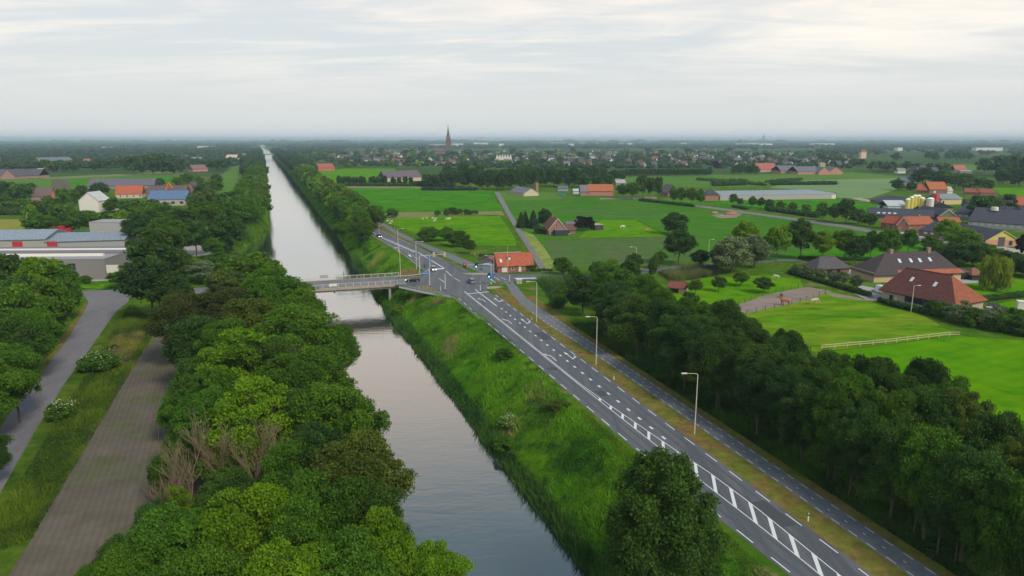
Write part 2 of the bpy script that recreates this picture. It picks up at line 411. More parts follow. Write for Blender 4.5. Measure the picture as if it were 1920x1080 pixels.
sheet('main_road', farL + farR, 0.018, 'asphalt', 'far stretch of the main road beyond the crossing')
P = lambda *a: [tuple(at(*p)[:2]) for p in a]
sheet('road_junction', P((857, 558), (845, 552), (800, 545), (752, 535), (742, 535), (742, 521), (768, 520), (790, 517), (802, 511), (803, 504), (790, 497), (839, 489), (862, 503), (874, 510), (905, 513),
      (945, 514), (1100, 514), (1100, 523), (990, 525), (965, 527), (935, 528), (918, 532), (911, 540), (915, 548), (960, 576)), 0.026, 'asphalt', 'wide asphalt crossing of the main road and the bridge road')
# side road east of the crossing, bends away behind the trees
sheet('side_road', P((1095, 514), (1180, 509), (1260, 500), (1330, 493), (1400, 489), (1500, 485), (1500, 489), (1400, 493), (1330, 498), (1260, 506), (1180, 516), (1095, 522)), 0.022, 'asphalt', 'narrow side road running behind the tree belt')
# bridge road west
sheet('side_road', P((560, 527), (470, 533), (365, 540), (240, 543), (100, 546), (0, 548), (0, 556), (150, 554), (260, 556), (365, 556), (470, 553), (560, 548)), 0.014, 'old_road', 'road leading west from the bridge')
sheet('country_road', P((243, 548), (241, 566), (230, 574), (215, 587), (175, 645), (120, 720), (60, 818), (0, 925), (-150, 1180), (-420, 1180), (-150, 950), (-20, 835), (20, 772), (70, 712), (130, 632), (160, 580), (166, 566), (160, 557), (150, 548)), 0.018, 'old_road', 'pale country road beside the ploughed strip')
# bike path
pl = [(4.85 - 0.35, -60), (4.5, 70), (4.2, 90), (3.3, 107), (3.3, 119), (3.4, 134), (5.2, 148), (7.5, 160), (9.3, 176), (3.6 + 2.2, 186)]
pr = [(7.75, -60), (7.75, 95), (7.75, 125), (7.9, 140), (9.5, 152), (11.6, 166), (12.6, 176)]
s1 = list(range(-60, 177, 4))
path = sheet('bike_path', [rv(s, interp(pl, s)) for s in s1] + [rv(s, interp(pr, s)) for s in reversed(s1)], 0.016, 'asphalt_path', 'bike path with dotted centre line beside the main road')
sheet('bike_path', P((905, 513), (880, 503), (820, 475), (779, 457), (746, 442), (694, 410), (655, 378), (632, 362), (636, 360), (658, 373), (694, 403), (746, 434), (792, 455), (858, 481), (925, 508), (945, 514)), 0.030, 'asphalt_path', 'bike path running on beyond the crossing')
# verges
sheet('verge', [rv(s, 0.5) for s in s1[:52]] + [rv(s, interp(pl, s) + 0.05) for s in reversed(s1[:52])], 0.010, 'verge', 'dry grass verge between the main road and the bike path')
sheet('verge', [rv(s, interp(pr, s) - 0.05) for s in s1[:52]] + [rv(s, interp(pr, s) + (1.7 if s < 110 else 3.2)) for s in reversed(s1[:52])], 0.010, 'verge', 'dry grass verge on the tree side of the bike path')
sheet('verge', P((921, 541), (960, 574), (1001, 605), (985, 583), (968, 560), (952, 545), (935, 540)), 0.030, 'verge', 'dry triangle of grass at the crossing')
sheet('verge', P((870, 511), (846, 495), (779, 458.5), (746, 443), (696, 412), (693, 420), (736, 441), (779, 461), (839, 489), (866, 511), (895, 513)), 0.036, 'verge', 'dry grass strip between road and bike path beyond the crossing')
sheet('verge', P((744, 520), (752, 505), (765, 499), (778, 503), (790, 512), (775, 519)), 0.034, 'bare_earth', 'bare brown patch of bank beside the bridge')

# markings: parts of the road they lie on
def strip_px(mb, s0, s1_, v0, v1, vs=None, z=0.030):
    """quad between s0 and s1 at offsets v0..v1 (may be functions)"""
    f0 = v0 if callable(v0) else (lambda s: v0); f1 = v1 if callable(v1) else (lambda s: v1)
    n = max(1, int(abs(s1_ - s0) / 6)); q = []
    for i in range(n):
        a = s0 + (s1_ - s0) * i / n; b = s0 + (s1_ - s0) * (i + 1) / n
        mb.add([(*rv(a, f0(a)), z), (*rv(a, f1(a)), z), (*rv(b, f1(b)), z), (*rv(b, f0(b)), z)], [(0, 1, 2, 3)])
mb = MB()
s = -48.6
while s < 150:
    strip_px(mb, s, s + 3.1, -0.08, 0.08)
    s += 6.25
mb.build('edge_marking', 'paint', road)
mb = MB(); s = -50.0
while s < 149:
    strip_px(mb, s, s + 3.1, lambda t: VL(t) - 0.08, lambda t: VL(t) + 0.08); s += 6.25
mb.build('edge_marking', 'paint', road)
hl = [(-5.6, -60), (-5.3, -20), (-5.0, 0), (-5.15, 10), (-5.5, 18), (-6.0, 36), (-6.4, 50), (-6.75, 64), (-8.35, 157)]
hr = [(-3.4, -60), (-3.1, -20), (-2.95, 0), (-2.7, 14), (-3.1, 24), (-4.1, 34), (-4.75, 42), (-5.7, 53), (-6.40, 64), (-8.0, 157)]
HL = lambda t: interp(hl, t); HR = lambda t: interp(hr, t)
mb = MB()
for a in range(-60, 64, 4):
    strip_px(mb, a, a + 4, lambda t: HL(t) - 0.07, lambda t: HL(t) + 0.07); strip_px(mb, a, a + 4, lambda t: HR(t) - 0.07, lambda t: HR(t) + 0.07)
mb.build('centre_line_marking', 'paint', road)
mb = MB()
for a in range(64, 156, 4):
    strip_px(mb, a, min(a + 4, 157), lambda t: HL(t) - 0.09, lambda t: HL(t) + 0.06); strip_px(mb, a, min(a + 4, 157), lambda t: HL(t) + 0.26, lambda t: HL(t) + 0.41)
mb.build('double_line_marking', 'paint', road)
s = -56.0
for k in range(30):
    wd = HR(s) - HL(s)
    if s > 60 or wd < 0.3: break
    mb = MB(); sk = 1.75 * wd; w2 = .48
    a, b = HL(s - sk), HR(s)
    mb.add([(*rv(s - sk - w2, a), 0.034), (*rv(s - w2, b), 0.034), (*rv(s + w2, b), 0.034), (*rv(s - sk + w2, a), 0.034)], [(0, 1, 2, 3)])
    mb.build('hatch_marking', 'paint', road); s += 4.15
mb = MB(); s = 36.0
while s < 133:
    strip_px(mb, s, s + 1.15, -3.55, -3.15); s += 4.25
mb.build('lane_block_marking', 'paint', road)
mb = MB(); strip_px(mb, 133.5, 158, lambda t: -3.95 - (t - 133) * 0.012, lambda t: -3.65 - (t - 133) * 0.012); mb.build('lane_line_marking', 'paint', road)
mb = MB(); mb.add([(*rv(152.0, -7.9), 0.036), (*rv(153.0, -0.7), 0.036), (*rv(153.6, -0.7), 0.036), (*rv(152.6, -7.9), 0.036)], [(0, 1, 2, 3)]); mb.build('stop_line_marking', 'paint', road)
def arrow(s, v, left=False, both=False):
    mb = MB()
    q = lambda pts: mb.add([(*rv(s + a, v + b), 0.034) for a, b in pts], [tuple(range(len(pts)))])
    if left:
        q([(-2.6, 0.0), (-2.6, 0.2), (1.6, 0.2), (1.6, 0.0)]); q([(1.6, 0.2), (2.2, -0.6), (1.8, -0.75), (1.1, 0.0)]); q([(1.5, -0.5), (3.2, -1.15), (2.7, -0.35)])
    else:
        q([(-2.6, -0.1), (-2.6, 0.1), (1.2, 0.1), (1.2, -0.1)]); q([(1.1, -0.4), (1.1, 0.4), (3.2, 0.0)])
        if both: q([(-1.9, 0.1), (-1.5, 0.7), (-1.9, 0.75), (-2.5, 0.1)]); q([(-1.9, 0.6), (-0.2, 1.15), (-1.4, 1.35)])
    mb.build('arrow_marking', 'paint', road)
for s in (142.0, 115.5, 82.5): arrow(s, -5.7, left=True); arrow(s - (1 if s > 100 else 0), -1.6, both=True)
mb = MB(); mbr = MB(); mbc = MB(); s = -20.0
while s < 122:
    fl = lambda t: interp(pl, t) + 0.30; fr = lambda t: interp(pr, t) - 0.36
    strip_px(mb, s, s + 1.45, fl, lambda t: fl(t) + 0.1, z=0.024); strip_px(mbr, s, s + 1.45, fr, lambda t: fr(t) + 0.1, z=0.024); s += 2.95
s = -30.0
while s < 118:
    strip_px(mbc, s, s + 0.45, lambda t: (interp(pl, t) + interp(pr, t)) / 2 - 0.06, lambda t: (interp(pl, t) + interp(pr, t)) / 2 + 0.06, z=0.024); s += 3.05
mb.build('edge_marking', 'paint', path); mbr.build('edge_marking', 'paint', path); mbc.build('centre_marking', 'paint', path)
# junction markings placed on the ground of the crossing
def qm(name, px, parent, z=0.044):
    mb = MB(); mb.add([tuple(at(*p)[:2]) + (z,) for p in px], [tuple(range(len(px)))]); return mb.build(name, 'paint', parent)
far_road = [o for o in bpy.data.objects if o.name.startswith('main_road') and o is not road][0]
qm('stop_line_marking', [(815, 504), (832, 503.2), (832, 504.6), (815, 505.6)], far_road)
qm('line_marking', [(832, 503.5), (783, 473), (784.5, 473), (834, 503.3)], far_road)
mb = MB()
for k in range(14):
    a = at(719 + 4.4 * k, 446.5 + 1.95 * k); d = (at(783, 474) - at(719, 446)).normalized(); n = Vector((d.y, -d.x, 0))
    p = [a - n * 1.0, a + n * 1.0, a + n * 1.0 + d * 1.2 , a - n * 1.0 + d * 1.2]
    mb.add([(x.x, x.y, 0.04) for x in p], [(0, 1, 2, 3)])
mb.build('hatch_marking', 'paint', far_road)
mb = MB()
for k in range(10):
    a = at(700 + 1.9 * k, 435.5 + 1.1 * k); mb.add([(a.x - .12, a.y, .04), (a.x + .12, a.y, .04), (a.x + 1.0, a.y - 2.5, .04), (a.x + .75, a.y - 2.5, .04)], [(0, 1, 2, 3)])
mb.build('centre_line_marking', 'paint', far_road)
mb = MB()
for k in range(9):
    a = at(748 + 4.2 * k, 463 + 2.7 * k); mb.add([(a.x - .2, a.y, .04), (a.x + .2, a.y, .04), (a.x + .7, a.y - 1.2, .04), (a.x + .3, a.y - 1.2, .04)], [(0, 1, 2, 3)])
mb.build('lane_block_marking', 'paint', far_road)
for px, py in ((765, 478.5),): qm('arrow_marking', [(px, py), (px + 3, py - 1.5), (px + 7, py + 3), (px + 5, py + 3.2)], far_road)
for (x0, y0, x1, y1) in ((697, 443, 802, 510), (699, 424, 838, 487)):
    mb = MB(); n = 34
    for k in range(n):
        a = at(x0 + (x1 - x0) * k / n, y0 + (y1 - y0) * k / n); b = at(x0 + (x1 - x0) * (k + .5) / n, y0 + (y1 - y0) * (k + .5) / n)
        if x0 == 697:  # follow the edge of the carriageway
            a.x = interp(farL[3:8], a.y) + 0.5 if a.y >= 276 else a.x; b.x = interp(farL[3:8], b.y) + 0.5 if b.y >= 276 else b.x
        else:
            fr_ = [(x, y) for x, y in reversed(farR)][1:6]
            if not (250 <= b.y and a.y <= 400): continue
            a.x = interp(fr_, a.y) - 0.6; b.x = interp(fr_, b.y) - 0.6
        mb.add([(a.x, a.y, .04), (a.x + .16, a.y, .04), (b.x + .16, b.y, .04), (b.x, b.y, .04)], [(0, 1, 2, 3)])
    mb.build('edge_marking', 'paint', far_road)
mat('asphalt_worn', (0.080, 0.089, 0.106), 0.8, 0.12, 0.5, spec=0.35, stretch=(1, 0.05, 1), rot=R(-17.4))
mat('asphalt_patch', (0.065, 0.072, 0.086), 0.85, 0.1, 0.8, spec=0.3)
for v0 in (-0.95, -2.45):
    mb = MB(); strip_px(mb, -58, 151, v0 - .22, v0 + .22, z=0.0235); mb.build('wheel_track', 'asphalt_worn', road)
for q0 in (1.0, 2.5):
    mb = MB(); strip_px(mb, -58, 151, lambda t: VL(t) + q0 - .22, lambda t: VL(t) + q0 + .22, z=0.0235); mb.build('wheel_track', 'asphalt_worn', road)
for (a_, b_, c_, d_) in ((8, 14.5, -2.7, -.4), (57, 60, -5.4, -3.6), (96, 103, -2.9, -.3), (74, 76, -9.6, -7.4), (-12, -7, -7.4, -5.5)):
    mb = MB(); strip_px(mb, a_, b_, c_, d_, z=0.0265); mb.build('repair_patch', 'asphalt_patch', road)
jn = bpy.data.objects['road_junction']
for a in (((836, 508), (846, 518)), ((851, 521), (862, 528)), ((822, 522), (834, 530)), ((918, 522), (928, 530)), ((926, 519), (936, 526)), ((938, 520), (948, 525))):
    (x0, y0), (x1, y1) = a; qm('line_marking', [(x0, y0), (x0 + 1.2, y0), (x1 + 1.5, y1), (x1, y1)], jn)
qm('line_marking', [(963, 521.5), (1045, 520.2), (1045, 521.2), (968, 523)], jn)

# ------------------------------------------------------------------ fields and plots
def field(m, label, *px, z=0.008, name='field'): return psheet(name, px, z, m, label)
field('crop', 'flat dark green crop field beyond the bike path', (634, 353), (800, 353), (922, 358), (945, 395), (860, 397), (690, 398))
field('stubble', 'tan grass strip between two green fields', (630, 349), (870, 350), (870, 353), (634, 353), z=0.012)
field('stubble', 'brown strip of cut grass behind the pasture', (692, 398), (940, 396), (950, 404), (830, 405), (712, 411))
field('pasture', 'bright green sheep pasture next to the bike path', (712, 411), (830, 405), (935, 403), (948, 420), (966, 447), (968, 462), (880, 462), (845, 460), (760, 430))
field('meadow', 'green field at the foot of the poplar hedge', (593, 322), (650, 316), (740, 316), (748, 330), (640, 346), (606, 338))
field('crop_dark', 'large green crop field behind the gabled farmhouse', (930, 375), (1060, 371), (1180, 371), (1440, 405), (1640, 432), (1560, 462), (1440, 482), (1250, 492), (1180, 505), (1035, 505), (1000, 455), (962, 412))
field('crop_grey', 'grey green young crop in front of the gabled farmhouse', (1022, 450), (1085, 446), (1250, 444), (1290, 452), (1330, 484), (1230, 500), (1040, 500), z=0.013)
field('pasture', 'small bright yellow green paddock beside the gabled farmhouse', (1085, 447), (1112, 420), (1128, 413), (1192, 412), (1250, 441), (1240, 444), z=0.018)
field('tall_grass', 'strip of tall yellow grass along the lane', (978, 432), (1000, 440), (1022, 466), (1040, 495), (1030, 508), (1012, 500), (992, 460), z=0.018)
field('mid_field', 'bright lawn around the grey chimney barn', (925, 360), (965, 357), (1060, 362), (1062, 373), (940, 376), z=0.014)
field('mid_field', 'green field beyond the long greenhouse', (1150, 331), (1300, 328), (1470, 326), (1590, 322), (1700, 331), (1690, 345), (1560, 345), (1340, 352), (1170, 345))
field('pale_field', 'pale green cereal field beside the greenhouse', (1440, 352), (1500, 338), (1690, 334), (1725, 340), (1690, 352), (1630, 372), (1570, 371), (1568, 360), z=0.014)
field('crop', 'green field before the long greenhouse', (1230, 374), (1350, 376), (1568, 373), (1620, 380), (1690, 392), (1640, 405), (1500, 400), (1400, 390))
field('mid_field', 'green field strip at the horizon side of the farm', (1780, 309), (1905, 307), (1900, 317), (1800, 318))
field('crop', 'dark green field beyond the tree row of the farm road', (1250, 497), (1440, 482), (1560, 463), (1640, 440), (1790, 470), (1760, 490), (1500, 484), (1340, 492), z=0.02)
field('meadow', 'bright green field behind the farm complex', (1860, 352), (1990, 352), (1990, 372), (1885, 370))
field('pasture', 'mown bright green orchard lawn around the little shed', (1225, 560), (1262, 530), (1330, 520), (1440, 516), (1500, 524), (1507, 540), (1440, 552), (1368, 578), (1300, 592), (1228, 592))
field('sand', 'greyish riding arena between the paddocks', (1366, 578), (1440, 552), (1512, 538), (1560, 546), (1500, 566), (1400, 588), z=0.03)
field('pasture_rough', 'rough yellow green horse paddock', (1330, 600), (1400, 588), (1500, 566), (1560, 546), (1650, 572), (1730, 590), (1792, 628), (1640, 648), (1530, 660), (1400, 640))
field('sand', 'worn bare patch at the gate of the paddock', (1545, 548), (1600, 556), (1640, 566), (1600, 562), (1560, 556), z=0.03)
field('meadow', 'smooth bright lime green meadow', (1530, 662), (1640, 650), (1795, 630), (1960, 642), (2400, 660), (2400, 800), (2010, 880), (1900, 800), (1700, 740), (1560, 700), z=0.02)
field('meadow', 'bright lawn east of the red barn', (1790, 535), (1880, 520), (1960, 530), (1960, 555), (1860, 562))
field('meadow', 'bright strip of grass by the parked trailer', (1850, 572), (1960, 556), (1990, 600), (1900, 592))
field('mid_field', 'lawn patch by the white van', (1608, 520), (1650, 524), (1655, 538), (1620, 540), z=0.02)
field('tilled', 'brown ploughed strip with crop rows', (292, 628), (330, 632), (400, 690), (430, 790), (400, 900), (330, 1120), (-10, 1120), (60, 1010), (135, 870), (235, 700), z=0.03)
field('olive_field', 'yellowish field behind the grey factory', (-300, 412), (64, 411), (66, 439), (-300, 440))
field('mid_field', 'green meadow behind the village barns', (-120, 338), (60, 333), (330, 322), (345, 332), (240, 345), (120, 356), (-120, 356))
field('stubble', 'tan cut strip in the meadow', (80, 333), (240, 326), (345, 324), (345, 328), (240, 329), (82, 336), z=0.015)
field('crop', 'dark green meadow beside the brown patch', (130, 337), (335, 329), (318, 341), (180, 343), (132, 348), z=0.013)
field('tilled', 'brown patch of bare soil in the meadow', (96, 337), (128, 337), (134, 356), (96, 356), z=0.02)
field('mid_field', 'green lane side field on the canal flank', (405, 335), (448, 305), (450, 318), (434, 362), (412, 362))
field('verge', 'yellow grass verge of the country road', (160, 567), (166, 572), (150, 606), (110, 660), (70, 712), (20, 790), (12, 780), (60, 700), (110, 640), (145, 590), z=0.012)
field('rough_verge', 'green verge between country road and ploughed strip', (243, 568), (300, 600), (285, 632), (235, 700), (135, 870), (60, 1010), (-10, 1120), (-140, 1160), (0, 925), (120, 722), (205, 603), z=0.008)
for px_, lb in (([(690, 397), (945, 394.5), (945, 396), (690, 399)], 'dark ditch line at the lower edge of the crop field'), ([(872, 459), (966, 461), (967, 463), (872, 461.5)], 'dark ditch across the sheep pasture'), ([(1020, 448), (1240, 443), (1240, 445), (1020, 450.5)], 'pale grass edge below the gabled farmhouse'),
        ([(944, 395), (968, 432), (966, 434), (941, 396)], 'rough grass edge beside the lane'), ([(632, 353), (692, 398), (688, 399), (628, 354)], 'rough grass edge between crop and bike path'), ([(1195, 411), (1252, 440), (1250, 442), (1190, 412)], 'brown edge of the small paddock'), ([(1036, 373), (1440, 407), (1440, 409), (1036, 375)], 'faint edge below the farm lane')):
    psheet('field_edge', px_, 0.034, 'rough_grass', lb)
psheet('lane', [(927, 360), (936, 360), (975, 428), (1000, 466), (1028, 510), (1016, 511), (992, 470), (966, 430)], 0.024, 'old_road', 'narrow lane past the gabled farmhouse')
psheet('lane', [(1228, 378), (1300, 383), (1440, 402), (1600, 424), (1720, 448), (1800, 452), (1800, 457), (1715, 454), (1590, 428), (1440, 406), (1300, 387), (1228, 381)], 0.028, 'old_road', 'lane to the big farm complex')
psheet('lane', [(1595, 372), (1612, 371), (1680, 384), (1700, 389), (1676, 388)], 0.026, 'concrete', 'pale concrete track to the long dark barn')
psheet('farm_yard', [(1600, 550), (1612, 535), (1655, 543), (1660, 566), (1625, 562)], 0.04, 'paving', 'pale paved yard by the red barn')
psheet('farm_yard', [(1590, 500), (1640, 498), (1660, 520), (1610, 524), (1575, 515)], 0.04, 'paving', 'paved yard between farmhouse and outbuilding')
psheet('farm_yard', [(1795, 520), (1850, 516), (1850, 530), (1795, 532)], 0.04, 'paving', 'pale drive behind the farmhouse')
psheet('farm_yard', [(1660, 432), (1790, 444), (1920, 470), (1920, 476), (1790, 457), (1660, 440)], 0.045, 'paving', 'grey farm road along the brick stable')
psheet('farm_yard', [(1334, 404), (1368, 398), (1392, 401), (1380, 408), (1350, 409)], 0.04, 'sand', 'sandy yard strewn with building rubble')
psheet('farm_yard', [(-200, 500), (235, 500), (228, 528), (150, 550), (-200, 560)], 0.01, 'paving', 'paved ground around the grey factory')
field('bank_soil', 'fresh green grass patch between factory gable and side road', (142, 530), (200, 526), (236, 520), (262, 528), (250, 541), (205, 543), (150, 546), z=0.03)
psheet('farm_yard', [(1125, 371), (1230, 369), (1232, 373), (1125, 374)], 0.03, 'sand', 'sandy yard before the orange roofed barn')
psheet('car_park', [(335, 455), (400, 455), (410, 475), (350, 482)], 0.02, 'paving', 'paved parking place under the canal trees')

# ------------------------------------------------------------------ foliage
nr = np.random.RandomState(11)
def np_mesh(name, V, quads, tris, tone_q, tone_t, m='leaf'):
    me = bpy.data.meshes.new(name)
    nq, ntr = len(quads), len(tris)
    me.vertices.add(len(V)); me.vertices.foreach_set('co', np.asarray(V, np.float32).ravel())
    me.loops.add(nq * 4 + ntr * 3)
    me.loops.foreach_set('vertex_index', np.concatenate([np.asarray(quads, np.int32).ravel(), np.asarray(tris, np.int32).ravel()]))
    me.polygons.add(nq + ntr)
    me.polygons.foreach_set('loop_start', np.concatenate([np.arange(nq) * 4, nq * 4 + np.arange(ntr) * 3]).astype(np.int32))
    a = me.attributes.new('tone', 'FLOAT', 'FACE'); 
    me.update(calc_edges=True)
    me.attributes['tone'].data.foreach_set('value', np.concatenate([tone_q, tone_t]).astype(np.float32))
    me.materials.append(MATS[m]); me.validate(); return me
def ico(sub):
    bm = bmesh.new(); bmesh.ops.create_icosphere(bm, subdivisions=sub, radius=1.0)
    V = np.array([v.co[:] for v in bm.verts]); F = np.array([[v.index for v in f.verts] for f in bm.faces]); bm.free(); return V, F
ICO1, ICO2 = ico(1), ico(2)
def leaf_cloud(name, lobes, n, size, core=0.78, up=0.25, droop=0.0, sub=2, cut=0.72, aspect=0.62, m='leaf', spread=0.62, fuzz=0.22):
    lobes = np.asarray(lobes, float); c, r = lobes[:, :3], lobes[:, 3:6]
    wgt = (r.prod(axis=1)) ** (2 / 3); wgt /= wgt.sum()
    Ps, Ns, Is = [], [], []; got = 0
    for it in range(12):
        k = int(n * 1.5) + 50
        idx = nr.choice(len(lobes), k, p=wgt)
        d = nr.normal(size=(k, 3)); d[:, 2] += up; d /= np.linalg.norm(d, axis=1)[:, None]
        rf = nr.uniform(0.72, 1.04, k); out_ = nr.uniform(0, 1, k) < fuzz; rf[out_] = nr.uniform(1.0, 1.42, out_.sum()) ** 1.0
        p = c[idx] + d * r[idx] * rf[:, None]; p[:, 2] -= out_ * r[idx][:, 2] * 0.12
        ok = np.ones(k, bool)
        if len(lobes) < 80:
            for j in range(len(lobes)):
                q = (((p - c[j]) / r[j]) ** 2).sum(axis=1); ok &= ~((q < cut) & (idx != j))
        Ps.append(p[ok]); Ns.append(d[ok]); Is.append(idx[ok]); got += ok.sum()
        if got >= n: break
    p = np.concatenate(Ps)[:n]; d = np.concatenate(Ns)[:n]; idx = np.concatenate(Is)[:n]; n = len(p)
    nn = d * spread + nr.normal(size=(n, 3)) * 0.45; nn /= np.linalg.norm(nn, axis=1)[:, None]
    u = np.cross(nn, nr.normal(size=(n, 3)))
    if droop: u = nr.normal(size=(n, 3)) * 0.25; u[:, 2] = -1
    u /= np.linalg.norm(u, axis=1)[:, None]; v = np.cross(nn, u); v /= np.maximum(np.linalg.norm(v, axis=1)[:, None], 1e-6)
    s = (size * nr.uniform(0.5, 1.5, (n, 1)))
    a = u * s * (1 + droop * 1.6); b = v * s * aspect * (1 - 0.4 * droop)
    V = np.stack([p - a, p + b * 0.9 - a * 0.1, p + a, p - b], axis=1).reshape(-1, 3)
    q = np.arange(n * 4).reshape(-1, 4)
    lt = nr.uniform(0.25, 0.75, len(lobes))
    tq = np.clip(lt[idx] * 0.6 + nr.uniform(0, 1, n) * 0.4, 0, 1)
    T, tt = np.zeros((0, 3), int), np.zeros(0)
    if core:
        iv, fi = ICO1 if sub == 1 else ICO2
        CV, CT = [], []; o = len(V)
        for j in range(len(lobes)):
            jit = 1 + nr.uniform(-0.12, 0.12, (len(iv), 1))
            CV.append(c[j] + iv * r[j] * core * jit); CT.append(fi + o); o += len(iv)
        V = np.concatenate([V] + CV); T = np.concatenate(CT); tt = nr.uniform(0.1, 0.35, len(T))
    return np_mesh(name, V, q, T, tq, tt, m)
def crown_lobes(k, seed, rmin=0.2, rmax=0.36, flat=1.0, ball=0.72):
    rr = np.random.RandomState(seed); out = [(0, 0, -0.02, 0.50, 0.50, 0.55)]
    ph0 = rr.uniform(0, 6.28, 3); am = rr.uniform(0.08, 0.22, 3)
    for i in range(k):
        ph = i * 2.39996 + rr.uniform(-.5, .5); z = 1 - 1.72 * (i + 0.5) / k + rr.uniform(-.14, .14); z = max(-0.85, min(0.95, z))
        wob = 1 + am[0] * math.sin(ph + ph0[0]) + am[1] * math.sin(2 * ph + ph0[1]) + am[2] * math.sin(3 * ph + 4 * z + ph0[2])
        shell = rr.uniform(0.55, 1.18) if rr.uniform() < 0.35 else rr.uniform(0.85, 1.12)
        rad = math.sqrt(max(0, 1 - z * z)) ** 0.8 * ball * shell * wob; r = rr.uniform(rmin, rmax)
        out.append((math.cos(ph) * rad, math.sin(ph) * rad, z * ball * 1.05 * rr.uniform(.78, 1.15), r * rr.uniform(.75, 1.35), r * rr.uniform(.75, 1.35), r * rr.uniform(0.5, 0.85)))
    return out
PRO = {}
PRO['hi'] = [leaf_cloud('crown_near', crown_lobes(58 + 5 * i, 20 + i, 0.11, 0.25), 42000, 0.025, up=0.25, core=0.58, spread=0.22, sub=1, cut=0.48, fuzz=0.42) for i in range(6)]
PRO['mid'] = [leaf_cloud('crown_middle', crown_lobes(40 + 4 * i, 40 + i, 0.13, 0.27), 9000, 0.050, up=0.25, core=0.62, spread=0.3, sub=1, cut=0.5, fuzz=0.34) for i in range(5)]
PRO['low'] = [leaf_cloud('crown_far', crown_lobes(20 + 2 * i, 60 + i, 0.20, 0.34), 1500, 0.11, up=0.3, sub=1, core=0.72, spread=0.45, fuzz=0.3) for i in range(4)]
PRO['tiny'] = [leaf_cloud('crown_small', crown_lobes(9, 80 + i, 0.28, 0.42), 200, 0.24, sub=1, core=0.85) for i in range(3)]
def egg_lobes(k, seed):
    rr = np.random.RandomState(seed); out = [(0, 0, -.25, .55, .55, .6), (.05, 0, .3, .3, .3, .4)]
    pf = [(-1, .70), (-.7, .92), (-.3, .95), (.1, .90), (.45, .76), (.8, .50), (1.05, .18)]
    for i in range(k):
        z = -0.9 + 1.9 * ((i + .5) / k) ** 1.05 + rr.uniform(-.06, .06); ph = i * 2.39996 + rr.uniform(-.5, .5); q = interp([(b, a) for a, b in pf], min(1.04, max(-.99, z)))
        rad = (q - .12) * rr.uniform(.72, 1.12); r = rr.uniform(.09, .2) * (1 - .35 * max(0, z)); out.append((math.cos(ph) * rad, math.sin(ph) * rad, z * .95, r * 1.15, r * 1.15, r * .85))
    return out
PRO['egg'] = [leaf_cloud('crown_egg', egg_lobes(88, 5 + i), 42000, 0.023, up=0.2, core=0.52, spread=0.22, sub=1, cut=0.48, fuzz=0.45) for i in range(2)]
PRO['hi'] += PRO['egg'][:1]
def drape(seed, n, size, k=26):
    rr = np.random.RandomState(seed); lb = [(0, 0, 0.1, .55, .55, .7)]
    for i in range(k):
        a = rr.uniform(0, 6.28); rad = rr.uniform(.3, .78); lb.append((math.cos(a) * rad, math.sin(a) * rad, rr.uniform(-.35, .55) - rad * 0.2, .22, .22, rr.uniform(.3, .5)))
    return leaf_cloud('crown_weeping', lb, n, size, droop=1.0, up=0.1)
PRO['willow'] = [drape(5, 6500, 0.055)]
def conif(seed, n, size):
    rr = np.random.RandomState(seed); lb = []
    for i in range(22):
        z = -0.95 + 1.85 * i / 21; rad = (1 - (z + 1) / 2.05) * 0.62; a = i * 2.4
        lb.append((math.cos(a) * rad * .6, math.sin(a) * rad * .6, z, rad + .16, rad + .16, .2))
    return leaf_cloud('crown_conifer', lb, n, size, up=-0.1)
PRO['conifer'] = [conif(3, 2600, 0.09)]
def trunk_proto(seed, k=7, lean=0.04):
    rr = random.Random(seed); mb = MB()
    p = Vector((0, 0, -0.02)); r = 0.052
    top = []
    for i in range(5):
        q = Vector((rr.uniform(-lean, lean), rr.uniform(-lean, lean), 0.15 * (i + 1))); mb.tube(p, q, r, r * 0.86, 7); p, r = q, r * 0.86; top.append((q, r))
    for i in range(k):
        b, br = top[1 + i % 4]; a = i * 2.4 + rr.uniform(-.4, .4); e = Vector((math.cos(a) * rr.uniform(.3, .6), math.sin(a) * rr.uniform(.3, .6), b.z + rr.uniform(.12, .28)))
        m_ = b.lerp(e, 0.5) + Vector((0, 0, -0.02)); mb.tube(b, m_, br * .6, br * .42, 5); mb.tube(m_, e, br * .42, br * .15, 5)
        for j in range(2): mb.tube(m_, m_ + Vector((rr.uniform(-.25, .25), rr.uniform(-.25, .25), rr.uniform(.08, .2))), br * .25, br * .08, 4)
    return mb.mesh('trunk', 'bark')
TR = [trunk_proto(i) for i in range(4)]
mbs = MB(); mbs.tube((0, 0, -.02), (0, 0, .6), .045, .03, 5); TRS = mbs.mesh('trunk', 'bark')
SPR = dict(dark=(0.056, 0.126, 0.020), mid=(0.074, 0.172, 0.014), bright=(0.135, 0.262, 0.010), olive=(0.095, 0.150, 0.022), deep=(0.043, 0.100, 0.020),
           bluish=(0.040, 0.085, 0.060), silver=(0.155, 0.220, 0.105), purple=(0.034, 0.016, 0.026), lime=(0.20, 0.30, 0.03), yellow=(0.10, 0.18, 0.02), brown=(0.056, 0.082, 0.020))
